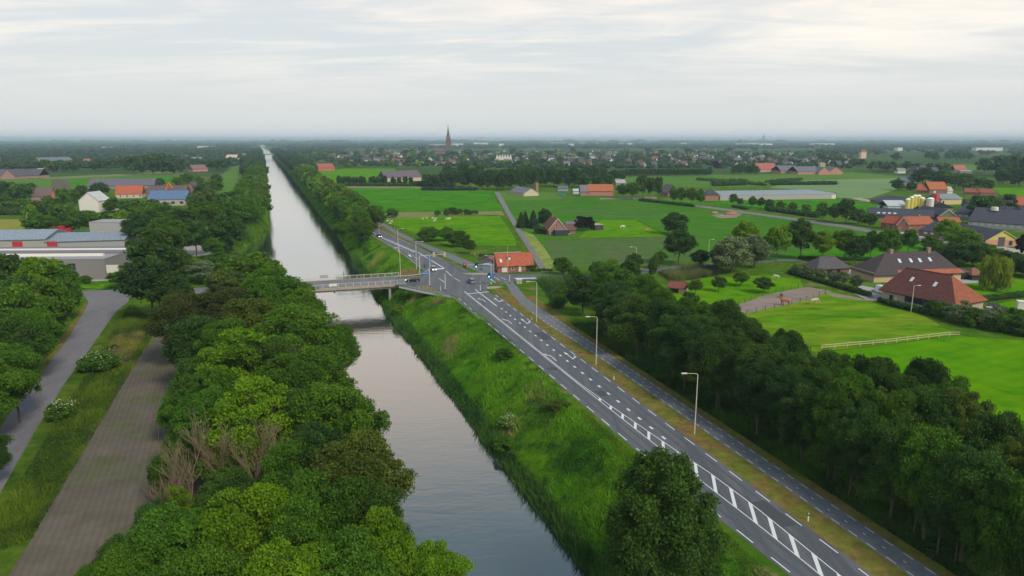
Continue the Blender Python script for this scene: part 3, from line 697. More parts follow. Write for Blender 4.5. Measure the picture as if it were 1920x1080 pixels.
def tree(X, Y, h, r, tint='mid', label=None, group=None, name='broadleaf_tree', kind=None, crown=0.74, z0=0.0, cat='tree', fat=1.0, jit=0.14):
    dist = math.hypot(X, Y)
    kd = kind or ('hi' if dist < 185 else 'mid' if dist < 430 else 'low' if dist < 1000 else 'tiny')
    t = thing(name, label or 'tree', cat, (X, Y, z0), rnd.uniform(0, 6.28), group)
    ch = h * min(1.0, crown * 1.1)
    c = SPR[tint] if isinstance(tint, str) else tint
    f = rnd.uniform(1 - jit, 1 + jit); g = rnd.uniform(1 - jit * .6, 1 + jit * .6)
    cr_ = obj('crown', rnd.choice(PRO[kd]), t, (c[0] * f * g, c[1] * f, c[2] * f / g), (0, 0, h - ch / 2 * 0.98), 0, (r * 1.06, r * 1.06, ch / 2 * 1.0))
    cr_.rotation_euler = (0, 0, rnd.uniform(0, 6.28))
    tr_ = obj('trunk', TRS if kd == 'tiny' else rnd.choice(TR), t, None, (0, 0, 0), 0, (r * 0.9 * fat, r * 0.9 * fat, h * 0.95))
    return t
def tpx(cx, cy, rpx, h, tint='mid', label=None, group=None, rh=0.60, z0=0.0, **k):
    p = at(cx, cy, z0 + h * rh); r = rpx * mpp(p)
    return tree(p.x, p.y, h, r, tint, label, group, z0=z0, **k)
def tbase(cx, by, ty, rpx, tint='mid', label=None, group=None, **k):
    """tree by the foot of its trunk (cx, by), the pixel row of its top and its half width"""
    p = at(cx, by); lo = 0
    cc, s_ = math.cos(PITCH), math.sin(PITCH)
    h = 1.0
    while h < 60:
        dz = h - CAM_H; yy = 540 - FPX * (p.y * s_ + dz * cc) / (p.y * cc - dz * s_)
        if yy <= ty: break
        h += 0.15
    return tree(p.x, p.y, h, rpx * mpp(p), tint, label, group, **k)
ORD = 'first second third fourth fifth sixth seventh eighth ninth tenth eleventh twelfth thirteenth fourteenth fifteenth sixteenth seventeenth eighteenth nineteenth twentieth'.split()
def nth(i):
    if i < 20: return ORD[i]
    tens = {2: 'twenty', 3: 'thirty', 4: 'forty', 5: 'fifty', 6: 'sixty', 7: 'seventy'}[(i + 1) // 10]
    u = (i + 1) % 10
    return tens + ('-' + ORD[u - 1] if u else 'th').replace('tyth', 'tieth') if u else tens[:-1] + 'ieth'

# big trees on the near left canal bank, by crown centre
GN = 'tall trees on the near canal bank'
near = [
 (470, 1010, 100, 15, 'bright', 'light green leafy tree lowest in the picture, between soil and water'),
 (590, 985, 92, 15, 'mid', 'broad green tree by the water near the bottom edge'),
 (715, 1045, 70, 13, 'bright', 'tree leaning over the water at the bottom edge'),
 (815, 1085, 60, 9, 'bright', 'low bright tree jutting furthest into the canal at the bottom edge'),
 (640, 1100, 90, 13, 'mid', 'tree cut by the bottom edge beside the water'),
 (330, 1045, 84, 13, 'mid', 'tree beside the ploughed strip at the bottom edge'),
 (245, 1100, 62, 11, 'mid', 'small tree furthest onto the ploughed strip at the bottom edge'),
 (400, 1120, 90, 13, 'mid', 'tree cut off by the bottom edge under the bright one'),
 (540, 1130, 90, 14, 'bright', 'light green tree mostly below the bottom edge'),
 (668, 905, 88, 16, 'olive', 'dull olive tree with feathery outline over the water'),
 (600, 880, 70, 15, 'deep', 'dark tree hidden between the olive tree and the bare one'),
 (612, 800, 88, 16, 'mid', 'green tree bulging over the water below the bright yellow one'),
 (480, 800, 95, 17, 'bright', 'yellow green tree just above the bare trees'),
 (385, 800, 60, 15, 'mid', 'green tree at the soil edge above the bare trees'),
 (570, 725, 78, 17, 'mid', 'round tree over the water, middle of the near bank'),
 (455, 700, 92, 18, 'bright', 'large fresh green tree in the middle of the near bank'),
 (370, 735, 50, 14, 'dark', 'dark tree edging the ploughed strip'),
 (560, 645, 84, 18, 'mid', 'wide tree whose branch reaches over the water by the bridge'),
 (630, 655, 44, 14, 'mid', 'small outer tree with see-through branches over the water'),
 (480, 625, 72, 18, 'olive', 'olive green tree second from the bridge'),
 (375, 650, 64, 16, 'deep', 'blackish tree at the upper end of the ploughed strip'),
 (350, 600, 56, 17, 'brown', 'dark brownish tree by the side road and ploughed strip'),
 (420, 590, 66, 18, 'brown', 'brown green tree behind the blackish one'),
 (510, 560, 64, 18, 'mid', 'green tree just before the bridge, next to the water'),
 (470, 520, 54, 17, 'mid', 'tree standing at the bridge head'),
 (425, 545, 48, 16, 'olive', 'olive tree beside the bridge road'),
 (560, 590, 50, 17, 'mid', 'tree hanging over the bridge end'),
 (280, 528, 50, 18, 'deep', 'dark tree with bare trunk at the side road corner'),
 (330, 550, 36, 13, 'deep', 'low dark tree to the bridge side of the corner tree'),
 (292, 468, 50, 20, 'dark', 'big round dark tree behind the side road, above the corner tree'),
]
for (x, y, rp, h, ti, lb) in near: tpx(x, y, rp, h, ti, lb, GN)
# second layer that fills the mass
for k, (x, y, rp, h) in enumerate([(545, 905, 60, 14), (430, 940, 50, 11), (520, 700, 60, 17), (400, 760, 60, 14), (420, 660, 60, 16), (330, 960, 44, 8), (700, 985, 70, 13), (620, 930, 60, 13), (560, 800, 60, 15), (500, 590, 55, 17), (620, 735, 40, 13), (560, 1040, 70, 14), (350, 835, 42, 9), (292, 985, 46, 8), (232, 1050, 44, 7), (318, 890, 40, 8), (335, 770, 34, 10), (180, 1095, 40, 6)]):
    tpx(x, y, rp, h, rnd.choice(['mid', 'dark', 'mid', 'bright']), 'understorey tree, %s from the bottom edge, filling the near canal bank' % nth(k), GN)
# woodland beside the country road
GW = 'trees of the small wood beside the country road'
wood = [(22, 700, 52, 15, 'mid', 'front tree of the roadside wood, nearest the road'), (-5, 650, 62, 16, 'dark', 'dark tree at the picture edge in the roadside wood'), (62, 628, 50, 16, 'mid', 'round tree halfway along the roadside wood'),
        (20, 590, 62, 17, 'mid', 'inner tree of the roadside wood'), (92, 572, 46, 17, 'mid', 'tree near the road end of the roadside wood'), (108, 528, 36, 15, 'mid', 'last tree of the roadside wood, by the junction'),
        (70, 525, 42, 17, 'bright', 'fresh green tree before the factory wall'), (15, 520, 44, 18, 'dark', 'dark tree before the factory at the picture edge'), (-60, 620, 70, 17, 'dark', 'tree of the wood cut by the picture edge'),
        (-50, 740, 70, 15, 'mid', 'tree at the picture edge below the wood'), (-30, 745, 36, 10, 'olive', 'olive shrub tree overhanging the country road'), (-22, 850, 36, 9, 'dark', 'dark tree sliver overhanging the road low on the picture edge'),
        (40, 560, 50, 16, 'dark', 'dark tree in the heart of the roadside wood'), (120, 552, 28, 13, 'mid', 'slim tree at the corner of the roadside wood')]
for (x, y, rp, h, ti, lb) in wood: tpx(x, y, rp, h, ti, lb, GW)
# trees between factory, parking place and canal
GM = 'trees between the factory and the canal'
mid = [(262, 425, 30, 17, 'dark', 'dark tree beside the pale hall'), (300, 405, 34, 18, 'mid', 'green tree second from the pale hall'), (345, 418, 40, 18, 'dark', 'wide dark tree above the parking place'), (390, 402, 34, 17, 'mid', 'tree above the parking place, nearer the canal'),
       (425, 430, 36, 17, 'dark', 'dark tree over the parking place entrance'), (455, 402, 32, 17, 'mid', 'tree on the canal bank beside the bay'), (318, 440, 34, 18, 'mid', 'tree just behind the big round one'), (365, 440, 30, 15, 'dark', 'low dark tree at the parking place'),
       (398, 462, 20, 9, 'mid', 'small round tree in the long grass by the parking place'), (422, 455, 16, 9, 'deep', 'small dark tree near the grassy bay'), (380, 505, 32, 8, 'silver', 'grey green willow bush beside the bridge road'), (345, 500, 30, 9, 'mid', 'bush left of the willow bush'),
       (440, 505, 36, 12, 'mid', 'tree between bridge road and bay'), (500, 512, 36, 12, 'mid', 'tree at the water edge by the bridge, canal bay side'), (222, 520, 20, 6, 'mid', 'bush at the factory corner'), (245, 505, 18, 7, 'mid', 'bush beside the factory gable'),
       (330, 490, 26, 11, 'dark', 'tree between the big round one and the willow bush'), (410, 490, 24, 9, 'mid', 'small tree beyond the willow bush'), (470, 490, 26, 10, 'mid', 'low tree before the canal bay'),
       (480, 375, 26, 17, 'mid', 'bank tree where the canal row begins'), (430, 378, 28, 16, 'dark', 'inner tree where the canal row begins')]
for (x, y, rp, h, ti, lb) in mid: tpx(x, y, rp, h, ti, lb, GM)
# the long row on the left bank, beyond the bay
k = 0; y = 398.0
while y < 1000:
    x = XL(y) - 7; sp = 9.5 if y < 900 else 14
    h = rnd.uniform(14.5, 18); tree(x + rnd.uniform(-1, 1), y, h, rnd.uniform(5.6, 6.8) if y < 900 else 8, rnd.choice(['mid', 'dark', 'mid', 'olive']) if y < 900 else 'dark',
         '%s waterside tree of the long row on the bay side, counted from the bay' % nth(k) if k < 60 else 'distant tree of the long canal row on the bay side', 'canal side row on the bay side', crown=0.86, name='bank_tree')
    if y < 1500:
        tree(x - 11 + rnd.uniform(-2, 2), y + 4, h * rnd.uniform(.85, 1.05), rnd.uniform(5.4, 6.6) if y < 900 else 8, rnd.choice(['mid', 'dark', 'mid']) if y < 900 else 'dark',
             '%s inland tree of the double row on the bay side, counted from the bay' % nth(k) if k < 60 else 'distant inland tree of the row on the bay side', 'inner row on the bay side', crown=0.8, name='bank_tree')
    y += sp * rnd.uniform(.9, 1.1); k += 1
# the row on the right bank
k = 0; y = 338.0
while y < 1000:
    x = XR(y) + 8; near_ = y < 900; sp = 9.5 if near_ else 15
    h = rnd.uniform(11, 15); tree(x + rnd.uniform(-1.5, 1.5), y, h, rnd.uniform(4.6, 6) if near_ else 8, rnd.choice(['mid', 'dark', 'mid', 'bright']) if near_ else 'mid', 
        '%s waterside tree of the row between canal and road, counted from the crossing' % nth(k) if k < 60 else 'distant waterside tree of the row between canal and road', 'canal side row on the road side', z0=-1, crown=0.88, name='bank_tree')
    if y > 372 and y < 1500:
        tree(x + 9 + rnd.uniform(-2, 2), y + 3, h * rnd.uniform(.8, 1.1), rnd.uniform(4.4, 5.6) if near_ else 8, rnd.choice(['mid', 'bright', 'olive', 'mid']),
            '%s roadside tree of the row between canal and road, counted from the crossing' % nth(k) if k < 60 else 'distant roadside tree beside the canal', 'road side row on the road side', crown=0.85, name='bank_tree')
    y += sp * rnd.uniform(.85, 1.15); k += 1
for (x, y, rp, h, lb) in [(665, 402, 20, 12, 'round bushy tree at the near end of the roadside row'), (676, 412, 16, 10, 'last tree of the roadside row, beside the lamp and white car'), (640, 430, 18, 9, 'low bushy tree at the water end of the roadside row'), (655, 425, 18, 10, 'tree over the bank at the near end of the roadside row')]:
    tpx(x, y, rp, h, 'mid', lb, 'canal side row on the road side')
# tree belt along the bike path
GB = 'trees of the belt along the bike path'
belt = [
 (1093, 545, 34, 12, 'deep', 'first dark tree of the belt, nearest the crossing'), (1135, 520, 30, 12, 'mid', 'second tree of the belt, lighter green top'), (1168, 535, 34, 13, 'mid', 'bushy green tree near the start of the belt'),
 (1110, 590, 38, 13, 'deep', 'black green tree at the bike path near the start of the belt'), (1175, 600, 52, 14, 'dark', 'broad dark tree of the belt opposite the lamp'), (1240, 575, 34, 13, 'mid', 'tree of the belt next to the little shed'),
 (1225, 640, 50, 14, 'dark', 'dark tree of the belt below the shed'), (1290, 640, 44, 14, 'deep', 'dark hollow looking tree of the belt'), (1355, 605, 38, 14, 'dark', 'tall tree of the belt at the riding arena'),
 (1400, 640, 42, 14, 'dark', 'tree of the belt beyond the riding arena end'), (1335, 680, 52, 15, 'deep', 'deep green tree of the belt behind the second lamp'), (1425, 705, 52, 15, 'dark', 'tree of the belt before the horse paddock'),
 (1475, 665, 40, 14, 'dark', 'tree of the belt at the paddock rail'), (1505, 720, 50, 15, 'dark', 'tree of the belt below the paddock rail'), (1560, 715, 44, 15, 'dark', 'tree of the belt where the meadow starts'),
 (1575, 790, 58, 15, 'mid', 'leafy tree of the belt, mid way down'), (1495, 780, 50, 13, 'deep', 'low dark tree of the belt along the bike path'), (1640, 725, 46, 15, 'dark', 'tree of the belt outlined against the meadow'),
 (1660, 800, 60, 15, 'mid', 'large tree of the belt below the meadow'), (1735, 730, 44, 15, 'deep', 'dark tree top sticking out against the meadow'), (1740, 800, 56, 15, 'dark', 'tree of the belt second from the dark top'),
 (1800, 800, 52, 15, 'olive', 'olive tree of the belt under the meadow edge'), (1620, 870, 60, 14, 'dark', 'tree of the belt with visible trunk by the path'), (1720, 890, 66, 15, 'mid', 'tree of the belt with fresher leaves, low in the picture'),
 (1860, 850, 56, 15, 'dark', 'tree of the belt near the picture edge below the meadow'), (1820, 920, 66, 15, 'dark', 'broad tree of the belt close to the corner'), (1905, 900, 56, 15, 'olive', 'tree of the belt cut by the picture edge'),
 (1900, 990, 72, 15, 'mid', 'nearest tree of the belt, in the bottom corner'), (1785, 1000, 60, 13, 'dark', 'tree of the belt over the trunks near the corner'), (1980, 940, 70, 15, 'dark', 'tree of the belt beyond the picture edge'),
 (1980, 1060, 80, 15, 'dark', 'tree of the belt beyond the bottom corner'), (1690, 960, 44, 11, 'deep', 'low dark tree of the belt between the trunks')]
belt += [(x, y, rp, 14, ('dark', 'mid', 'dark', 'deep')[k % 4], '%s inner tree of the belt, counted from the crossing' % nth(k)) for k, (x, y, rp) in enumerate([(1150, 565, 42), (1200, 552, 38), (1180, 518, 24), (1215, 600, 44), (1262, 608, 40),
         (1295, 598, 34), (1320, 632, 40), (1255, 655, 42), (1375, 672, 44), (1310, 690, 40), (1445, 690, 40), (1400, 730, 44), (1535, 745, 44), (1600, 755, 44), (1690, 765, 46), (1470, 745, 42), (1560, 830, 46), (1780, 770, 40)])]
for (x, y, rp, h, ti, lb) in belt:
    p = at(x, y, h * 0.60); rr_ = rp * mpp(p); q = Vector((p.x, p.y, 0)); v_ = (q - AX).dot(AV); need = 9.0 + rr_ * 0.75
    if v_ < need and (q - AX).dot(AU) < 130: q = q + AV * (need - v_)
    tree(q.x, q.y, h, rr_, ti, lb, GB, crown=0.79)
# visible trunks: slim trees at the path edge
for k, (x, y, ty, rp) in enumerate([(1550, 902, 800, 26), (1605, 932, 815, 28), (1670, 976, 840, 30), (1713, 1004, 860, 32), (1790, 1056, 900, 34), (1490, 860, 765, 24), (1872, 1078, 940, 30)]):
    tbase(x, y, ty, rp, 'dark', '%s slim trunked tree at the path edge of the belt' % nth(k), 'slim trees edging the bike path', crown=0.58)
tpx(1242, 955, 108, 14.5, 'dark', 'big lone dark tree standing on the bank beside the road', None, rh=0.56, crown=0.93, kind='egg')
# single trees of the middle distance
single = [
 (1264, 440, 398, 22, 'deep', 'round dark tree alone in the big green field'), (1272, 497, 427, 28, 'dark', 'wide tree with a clear trunk in front of the round field tree'), (1311, 503, 468, 18, 'deep', 'compact dark tree by the side road'),
 (1055, 516, 480, 17, 'mid', 'small round tree at the side road beside the tall grass'), (1190, 512, 475, 16, 'dark', 'tree beneath the street lamp by the side road'), (1236, 505, 470, 12, 'mid', 'light small tree behind the narrow poplar'),
 (1148, 512, 483, 14, 'bright', 'light green tree at the start of the belt by the side road'), (1117, 518, 490, 13, 'mid', 'small tree before the grey green crop'),
 (1397, 482, 413, 24, 'bright', 'yellow topped tree behind the willows'), (1455, 490, 418, 24, 'bright', 'light green avenue tree beside the willows'), (1500, 486, 409, 23, 'dark', 'dark avenue tree with straight trunk'),
 (1541, 490, 430, 20, 'bright', 'light green avenue tree, third from the willows'), (1583, 488, 428, 24, 'bright', 'twin crowned avenue tree'), (1603, 498, 440, 22, 'deep', 'dark short tree in front of the twin crowned one'),
 (1632, 484, 430, 13, 'mid', 'slender avenue tree near the brick stable'), (1664, 490, 426, 22, 'mid', 'broad avenue tree with two trunks'), (1702, 475, 428, 17, 'mid', 'last avenue tree before the brick stable'),
 (1293, 579, 548, 15, 'dark', 'flat topped orchard tree nearest the belt'), (1303, 553, 524, 13, 'mid', 'orchard tree beside the shed'), (1347, 547, 519, 14, 'mid', 'orchard tree in the middle of the lawn'), (1389, 537, 509, 15, 'mid', 'orchard tree nearest the reeds and willows'), (1432, 550, 520, 17, 'dark', 'umbrella shaped orchard tree nearest the arena'),
 (735, 408, 391, 12, 'mid', 'bushy tree on the brown strip nearest the bike path'), (820, 405, 394, 6, 'mid', 'first little tree of the row behind the sheep'), (838, 404, 391, 7, 'mid', 'second little tree of the row behind the sheep'), (848, 403, 388, 8, 'dark', 'tallest little tree of the row behind the sheep'), (860, 403, 391, 8, 'mid', 'fourth little tree of the row behind the sheep'),
 (875, 403, 392, 6, 'dark', 'fifth little tree of the row behind the sheep'), (882, 403, 393, 6, 'mid', 'sixth little tree of the row behind the sheep'), (892, 402, 394, 5, 'mid', 'last little tree of the row behind the sheep'),
 (803, 452, 424, 22, 'mid', 'broad bush tree in the corner of the sheep pasture'), (840, 452, 425, 16, 'mid', 'bush tree with a lighter top in the sheep pasture corner'), (858, 462, 430, 24, 'mid', 'spreading bush tree next to the pink roofed shed'), (880, 477, 448, 13, 'dark', 'dark tree touching the pink roofed shed'), (996, 508, 490, 11, 'dark', 'dark bush at the corner of the orange roofed house'),
 (1012, 438, 424, 12, 'dark', 'dark bush in the garden of the gabled farmhouse'), (1021, 420, 391, 13, 'deep', 'dark tree behind the gabled farmhouse'),
 (1840, 413, 363, 24, 'dark', 'big dark tree behind the farm sheds'), (1812, 393, 372, 12, 'silver', 'pale tree beside the small yellow barn'), (1868, 398, 366, 16, 'silver', 'silvery round tree behind the huge dark roof'), (1888, 398, 362, 14, 'deep', 'dark tree next to the silvery one'), (1895, 396, 378, 10, 'mid', 'low green tree right of the silvery one'),
 (1683, 357, 335, 12, 'dark', 'dark tree at the field corner by the orange roofs'), (1708, 357, 340, 11, 'dark', 'second dark tree beside the orange roofs'), (1730, 345, 313, 20, 'deep', 'dense dark tree above the orange roofs'), (1762, 348, 318, 20, 'dark', 'dense tree behind the orange roofs'), (1790, 350, 322, 18, 'mid', 'lighter tree behind the orange roofs'),
 (1806, 355, 322, 18, 'olive', 'olive tree between orange roofs and dark wood'), (1835, 352, 330, 13, 'mid', 'small tree before the dark wood'), (1852, 360, 336, 11, 'dark', 'dark tree at the red roofed sheds'), (1775, 452, 410, 22, 'bright', 'bright tree between stable and yellow barn'), (1805, 468, 425, 26, 'bright', 'bright leaning tree before the yellow barn'), (1745, 468, 440, 18, 'mid', 'tree at the end of the avenue'),
 (1750, 490, 455, 26, 'dark', 'dark tree behind the farmhouse chimneys'), (1790, 500, 455, 30, 'deep', 'dense dark tree behind the farmhouse end'), (1825, 500, 450, 28, 'dark', 'dark tree between farmhouse and weeping willow'), (1850, 490, 455, 22, 'bright', 'brighter tree above the weeping willow'),
 (1890, 515, 470, 28, 'deep', 'dark tree beyond the weeping willow'), (1930, 520, 480, 28, 'dark', 'dark tree at the picture edge beyond the willow'), (1915, 485, 440, 12, 'purple', 'small purple leaved tree at the picture edge'),
 (1205, 372, 325, 12, 'dark', 'tall dark tree by the middle farms'), (1220, 372, 330, 7, 'olive', 'narrow pale tree by the middle farms'), (1234, 374, 330, 10, 'dark', 'dark round tree by the middle farms'), (1165, 372, 345, 10, 'mid', 'tree at the end of the orange barn'), (1185, 374, 342, 14, 'mid', 'hedge tree right of the orange barn'),
 (1262, 382, 350, 8, 'mid', 'young tree beside the small farmhouse'), (1277, 383, 351, 9, 'mid', 'second young tree beside the small farmhouse'), (1295, 384, 352, 10, 'mid', 'third young tree beside the small farmhouse'), (1313, 386, 354, 9, 'mid', 'tree in front of the brick barn'),
 (1374, 385, 363, 9, 'mid', 'first round tree of the lane hedge'), (1387, 387, 371, 6, 'dark', 'second round tree of the lane hedge'), (1410, 389, 368, 9, 'mid', 'third round tree of the lane hedge'), (1427, 391, 370, 8, 'mid', 'fourth round tree of the lane hedge'), (1442, 393, 374, 9, 'dark', 'fifth round tree of the lane hedge'), (1462, 395, 376, 9, 'mid', 'sixth round tree of the lane hedge'), (1485, 397, 380, 9, 'mid', 'seventh round tree of the lane hedge'),
 (1510, 402, 382, 10, 'mid', 'eighth round tree of the lane hedge'), (1541, 414, 378, 11, 'mid', 'taller tree beside the rubble yard'), (1562, 416, 382, 11, 'mid', 'second taller tree beside the rubble yard'), (1585, 420, 374, 15, 'dark', 'tallest tree beside the rubble yard'), (1608, 420, 390, 15, 'dark', 'bushy tree left of the red brick house'), (1630, 425, 400, 12, 'dark', 'dark bush left of the red brick house'),
 (1655, 392, 382, 5, 'mid', 'little tree beside the concrete track'),
 (10, 372, 340, 20, 'dark', 'dark tree cluster at the picture edge behind the factory'), (40, 378, 345, 20, 'mid', 'green tree left of the brown barn'), (120, 395, 352, 15, 'mid', 'tall tree beside the white gabled house'), (155, 372, 346, 12, 'dark', 'dark tree behind the white gabled house'), (165, 392, 372, 13, 'bright', 'light green tree above the red trucks'), (100, 440, 405, 20, 'mid', 'tree behind the factory roof'),
 (150, 440, 392, 22, 'mid', 'green tree over the red trucks'), (190, 368, 341, 15, 'deep', 'dark round tree left of the orange roof'), (215, 398, 370, 18, 'mid', 'tree in front of the orange roofed house'), (245, 402, 372, 20, 'mid', 'tree left of the blue roof, in front'), (275, 408, 380, 20, 'mid', 'tree below the blue roof'),
 (70, 408, 375, 18, 'dark', 'dark hedge tree above the olive field'), (90, 398, 370, 14, 'mid', 'tree beside the brown barn'), (380, 375, 343, 18, 'dark', 'dark tree right of the blue roof'), (400, 365, 335, 14, 'mid', 'tree between blue roof and canal row'), (350, 345, 325, 12, 'mid', 'tree behind the blue roof'), (300, 350, 333, 9, 'mid', 'tree between the two blue roofed sheds'),
]
for q in single:
    if not q[3]: continue
    x, by, ty, rp, ti, lb = q
    tbase(x, by, ty, rp, ti, lb, None, crown=0.92 if 2 * rp > 0.92 * (by - ty) and not 1280 < x < 1440 else 0.76)
tbase(1228, 512, 476, 7, 'olive', 'narrow upright poplar at the end of the belt', name='poplar_tree', crown=0.93)
tbase(1222, 520, 482, 8, 'dark', 'slim dark poplar beside the upright one', name='poplar_tree', crown=0.93)
for (x, by, ty, rp, lb) in [(1372, 512, 440, 36, 'large grey green willow at the edge of the orchard lawn'), (1413, 502, 437, 27, 'second grey green willow behind the large one'), (1345, 505, 455, 16, 'small grey willow beside the side road')]:
    tbase(x, by, ty, rp, 'silver', lb, 'grey green willows', name='willow_tree', kind='mid', crown=0.95)
tbase(1865, 545, 480, 29, 'lime', 'yellow green weeping willow on the lawn', name='weeping_willow_tree', kind='willow', crown=0.9)
for (x, by, ty, rp, lb, ti) in [(977, 427, 399, 9, 'dark conifer left of the gabled farmhouse', 'deep'), (985, 426, 397, 8, 'second dark conifer left of the gabled farmhouse', 'deep'), (1000, 428, 396, 10, 'bluish conifer left of the gabled farmhouse', 'bluish'), (1018, 417, 392, 9, 'dark conifer touching the gabled farmhouse', 'deep')]:
    tbase(x, by, ty, rp, ti, lb, 'garden conifers of the gabled farmhouse', name='conifer_tree', kind='conifer', crown=0.95)
tbase(1090, 433, 404, 13, 'purple', 'purple beech beside the gabled farmhouse', None, name='purple_beech_tree', crown=0.9, jit=0.02)
tbase(1104, 432, 405, 11, 'purple', 'second purple beech crown by the open shed', None, name='purple_beech_tree', crown=0.9, jit=0.02)
for k, (x, by, ty) in enumerate([(1493, 513, 492), (1515, 520, 496), (1537, 526, 500), (1563, 532, 506), (1580, 535, 505), (1605, 542, 512)]):
    tbase(x, by, ty + 3, 11, 'silver', '%s silvery young tree behind the clipped hedge' % nth(k), 'silvery young trees behind the hedge', name='young_tree', kind='mid', crown=0.85)
for k, x in enumerate([636, 642, 648, 655, 663, 669, 677, 683, 695, 701, 708, 716, 722, 737, 749, 760, 771]):
    tbase(x, 348, 331 if k % 3 else 329, 4.6, 'deep', '%s columnar poplar of the field hedge, counted from the canal' % nth(k), 'columnar poplars of the field hedge', name='poplar_tree', crown=0.93)
for k, (x, by, ty, rp) in enumerate([(75, 440, 398, 20), (125, 436, 395, 16), (62, 425, 385, 14), (110, 415, 380, 14), (135, 418, 385, 12), (170, 425, 395, 14), (240, 412, 380, 16), (232, 430, 392, 16), (262, 425, 385, 18), (290, 412, 378, 16), (310, 425, 385, 18), (200, 430, 398, 14), (45, 398, 372, 16), (20, 400, 376, 18), (92, 392, 366, 12), (140, 385, 355, 10),
        (285, 392, 372, 12), (265, 395, 374, 11), (365, 392, 362, 14), (392, 385, 350, 15), (372, 352, 328, 10), (408, 348, 325, 10), (335, 350, 330, 10), (25, 360, 342, 12), (60, 358, 343, 10), (0, 362, 340, 14), (5, 395, 366, 18), (175, 352, 337, 8)]):
    tbase(x, by, ty, rp, ('mid', 'dark', 'bright', 'mid', 'olive')[k % 5], '%s %s tree of the thicket between factory and meadow houses' % (nth(k), ('green', 'dark', 'fresh green', 'leafy', 'dull olive')[k % 5]), 'thicket between factory and meadow houses', name='thicket_tree', crown=0.94)
# dark belts further off
GK = 'dense dark wood behind the green fields'
wood2 = [(800, 350, 325), (815, 352, 328), (832, 350, 322), (850, 350, 318), (868, 350, 320), (880, 352, 316), (892, 353, 310), (905, 355, 318), (918, 356, 316), (932, 356, 318), (945, 357, 314), (958, 356, 313), (972, 356, 312), (985, 354, 312), (998, 352, 311), (1012, 350, 312), (1025, 349, 313), (1038, 350, 312),
         (1050, 350, 315), (1062, 352, 316), (1075, 352, 312), (1088, 350, 318), (1100, 346, 311), (1115, 345, 312), (1128, 343, 311), (1142, 350, 326), (1095, 354, 326), (1120, 352, 328), (870, 340, 305), (840, 335, 308), (900, 340, 306), (1150, 340, 318), (1165, 338, 318)]
for k, (x, by, ty) in enumerate(wood2):
    tbase(x, by, ty, 11, 'deep' if k % 3 else 'dark', '%s dark tree of the wood edge behind the crop fields' % nth(k), GK, crown=0.88)
for k in range(22):
    tbase(1175 + k * 7.4, 331 - k * 0.1, 316, 5.2, 'deep', '%s conifer of the clipped dark belt before the village' % nth(k), 'dark conifer belt before the village', name='conifer_tree', kind='low', crown=0.95)
for k, (x, by, ty) in enumerate([(1378, 327, 310), (1388, 327, 308), (1398, 327, 309), (1408, 327, 309), (1418, 327, 311)]):
    tbase(x, by, ty, 7, 'deep', '%s tree of the dark clump beside the red roofed barn' % nth(k), 'dark clump beside the red roofed barn', crown=0.94)
tbase(1342, 318, 300, 7, 'purple', 'purple tree at the village edge', None, crown=0.9)
for k, (x, by, ty, rp) in enumerate([(250, 327, 292, 14), (268, 328, 290, 14), (287, 328, 290, 16), (305, 328, 288, 16), (322, 327, 292, 14), (338, 326, 297, 10), (405, 320, 298, 12), (420, 320, 300, 12), (395, 318, 300, 10), (100, 322, 300, 12), (118, 322, 303, 11), (140, 322, 300, 12), (85, 318, 298, 10), (175, 320, 302, 12), (198, 320, 298, 13), (60, 312, 293, 12), (20, 318, 305, 12), (225, 318, 296, 13)]):
    tbase(x, by, ty, rp, 'deep' if k < 9 else 'dark', '%s tree of the woods beyond the village meadow' % nth(k), 'woods beyond the village meadow', crown=0.9)
for k, (x, by, ty, rp) in enumerate([(1740, 300, 283, 7), (1752, 302, 285, 7), (1778, 300, 286, 7), (1792, 300, 284, 8), (1806, 300, 286, 7), (1818, 300, 287, 7), (1845, 325, 296, 14), (1870, 330, 292, 18), (1895, 330, 290, 18), (1920, 335, 292, 20), (1880, 345, 310, 18), (1910, 350, 312, 18), (1700, 318, 302, 9), (1720, 322, 305, 10), (1660, 322, 303, 9), (1672, 321, 303, 9), (1635, 320, 302, 9), (1648, 318, 302, 9), (1600, 312, 296, 9), (1615, 312, 298, 9), (1560, 305, 288, 9), (1540, 302, 286, 9), (1575, 308, 292, 9), (1680, 302, 286, 8), (1765, 330, 305, 12), (1740, 325, 306, 10)]):
    tbase(x, by, ty, rp, 'deep' if k % 2 else 'dark', '%s dark tree among the fields beyond the farm complex' % nth(k), 'dark trees beyond the farm complex', crown=0.9)
# village trees
for k in range(150):
    x = rnd.uniform(560, 1580); yb = 285 + 30 * rnd.random() ** 1.1
    if 790 < x < 860 and yb > 296: yb = 293
    if x < 620 and yb > 300: yb -= 14
    tbase(x, yb, yb - 8 - rnd.random() * 5 * (yb - 262) / 40, 5 + rnd.random() * 5 * (yb - 262) / 40, (ti := rnd.choice(['mid', 'dark', 'deep', 'bright'])), {'mid': 'green', 'dark': 'dark green', 'deep': 'blackish', 'bright': 'light green'}[ti] + ' village tree ' + ('on the canal side of the church' if x < 780 else 'near the church tower' if x < 920 else 'behind the dark wood edge' if x < 1150 else 'behind the clipped conifer belt' if x < 1340 else 'behind the village edge farm') + (', in front of the houses' if yb > 304 else ', among the houses' if yb > 294 else ', at the far rim'), 'trees between the village houses', name='village_tree', crown=0.9, kind='tiny')

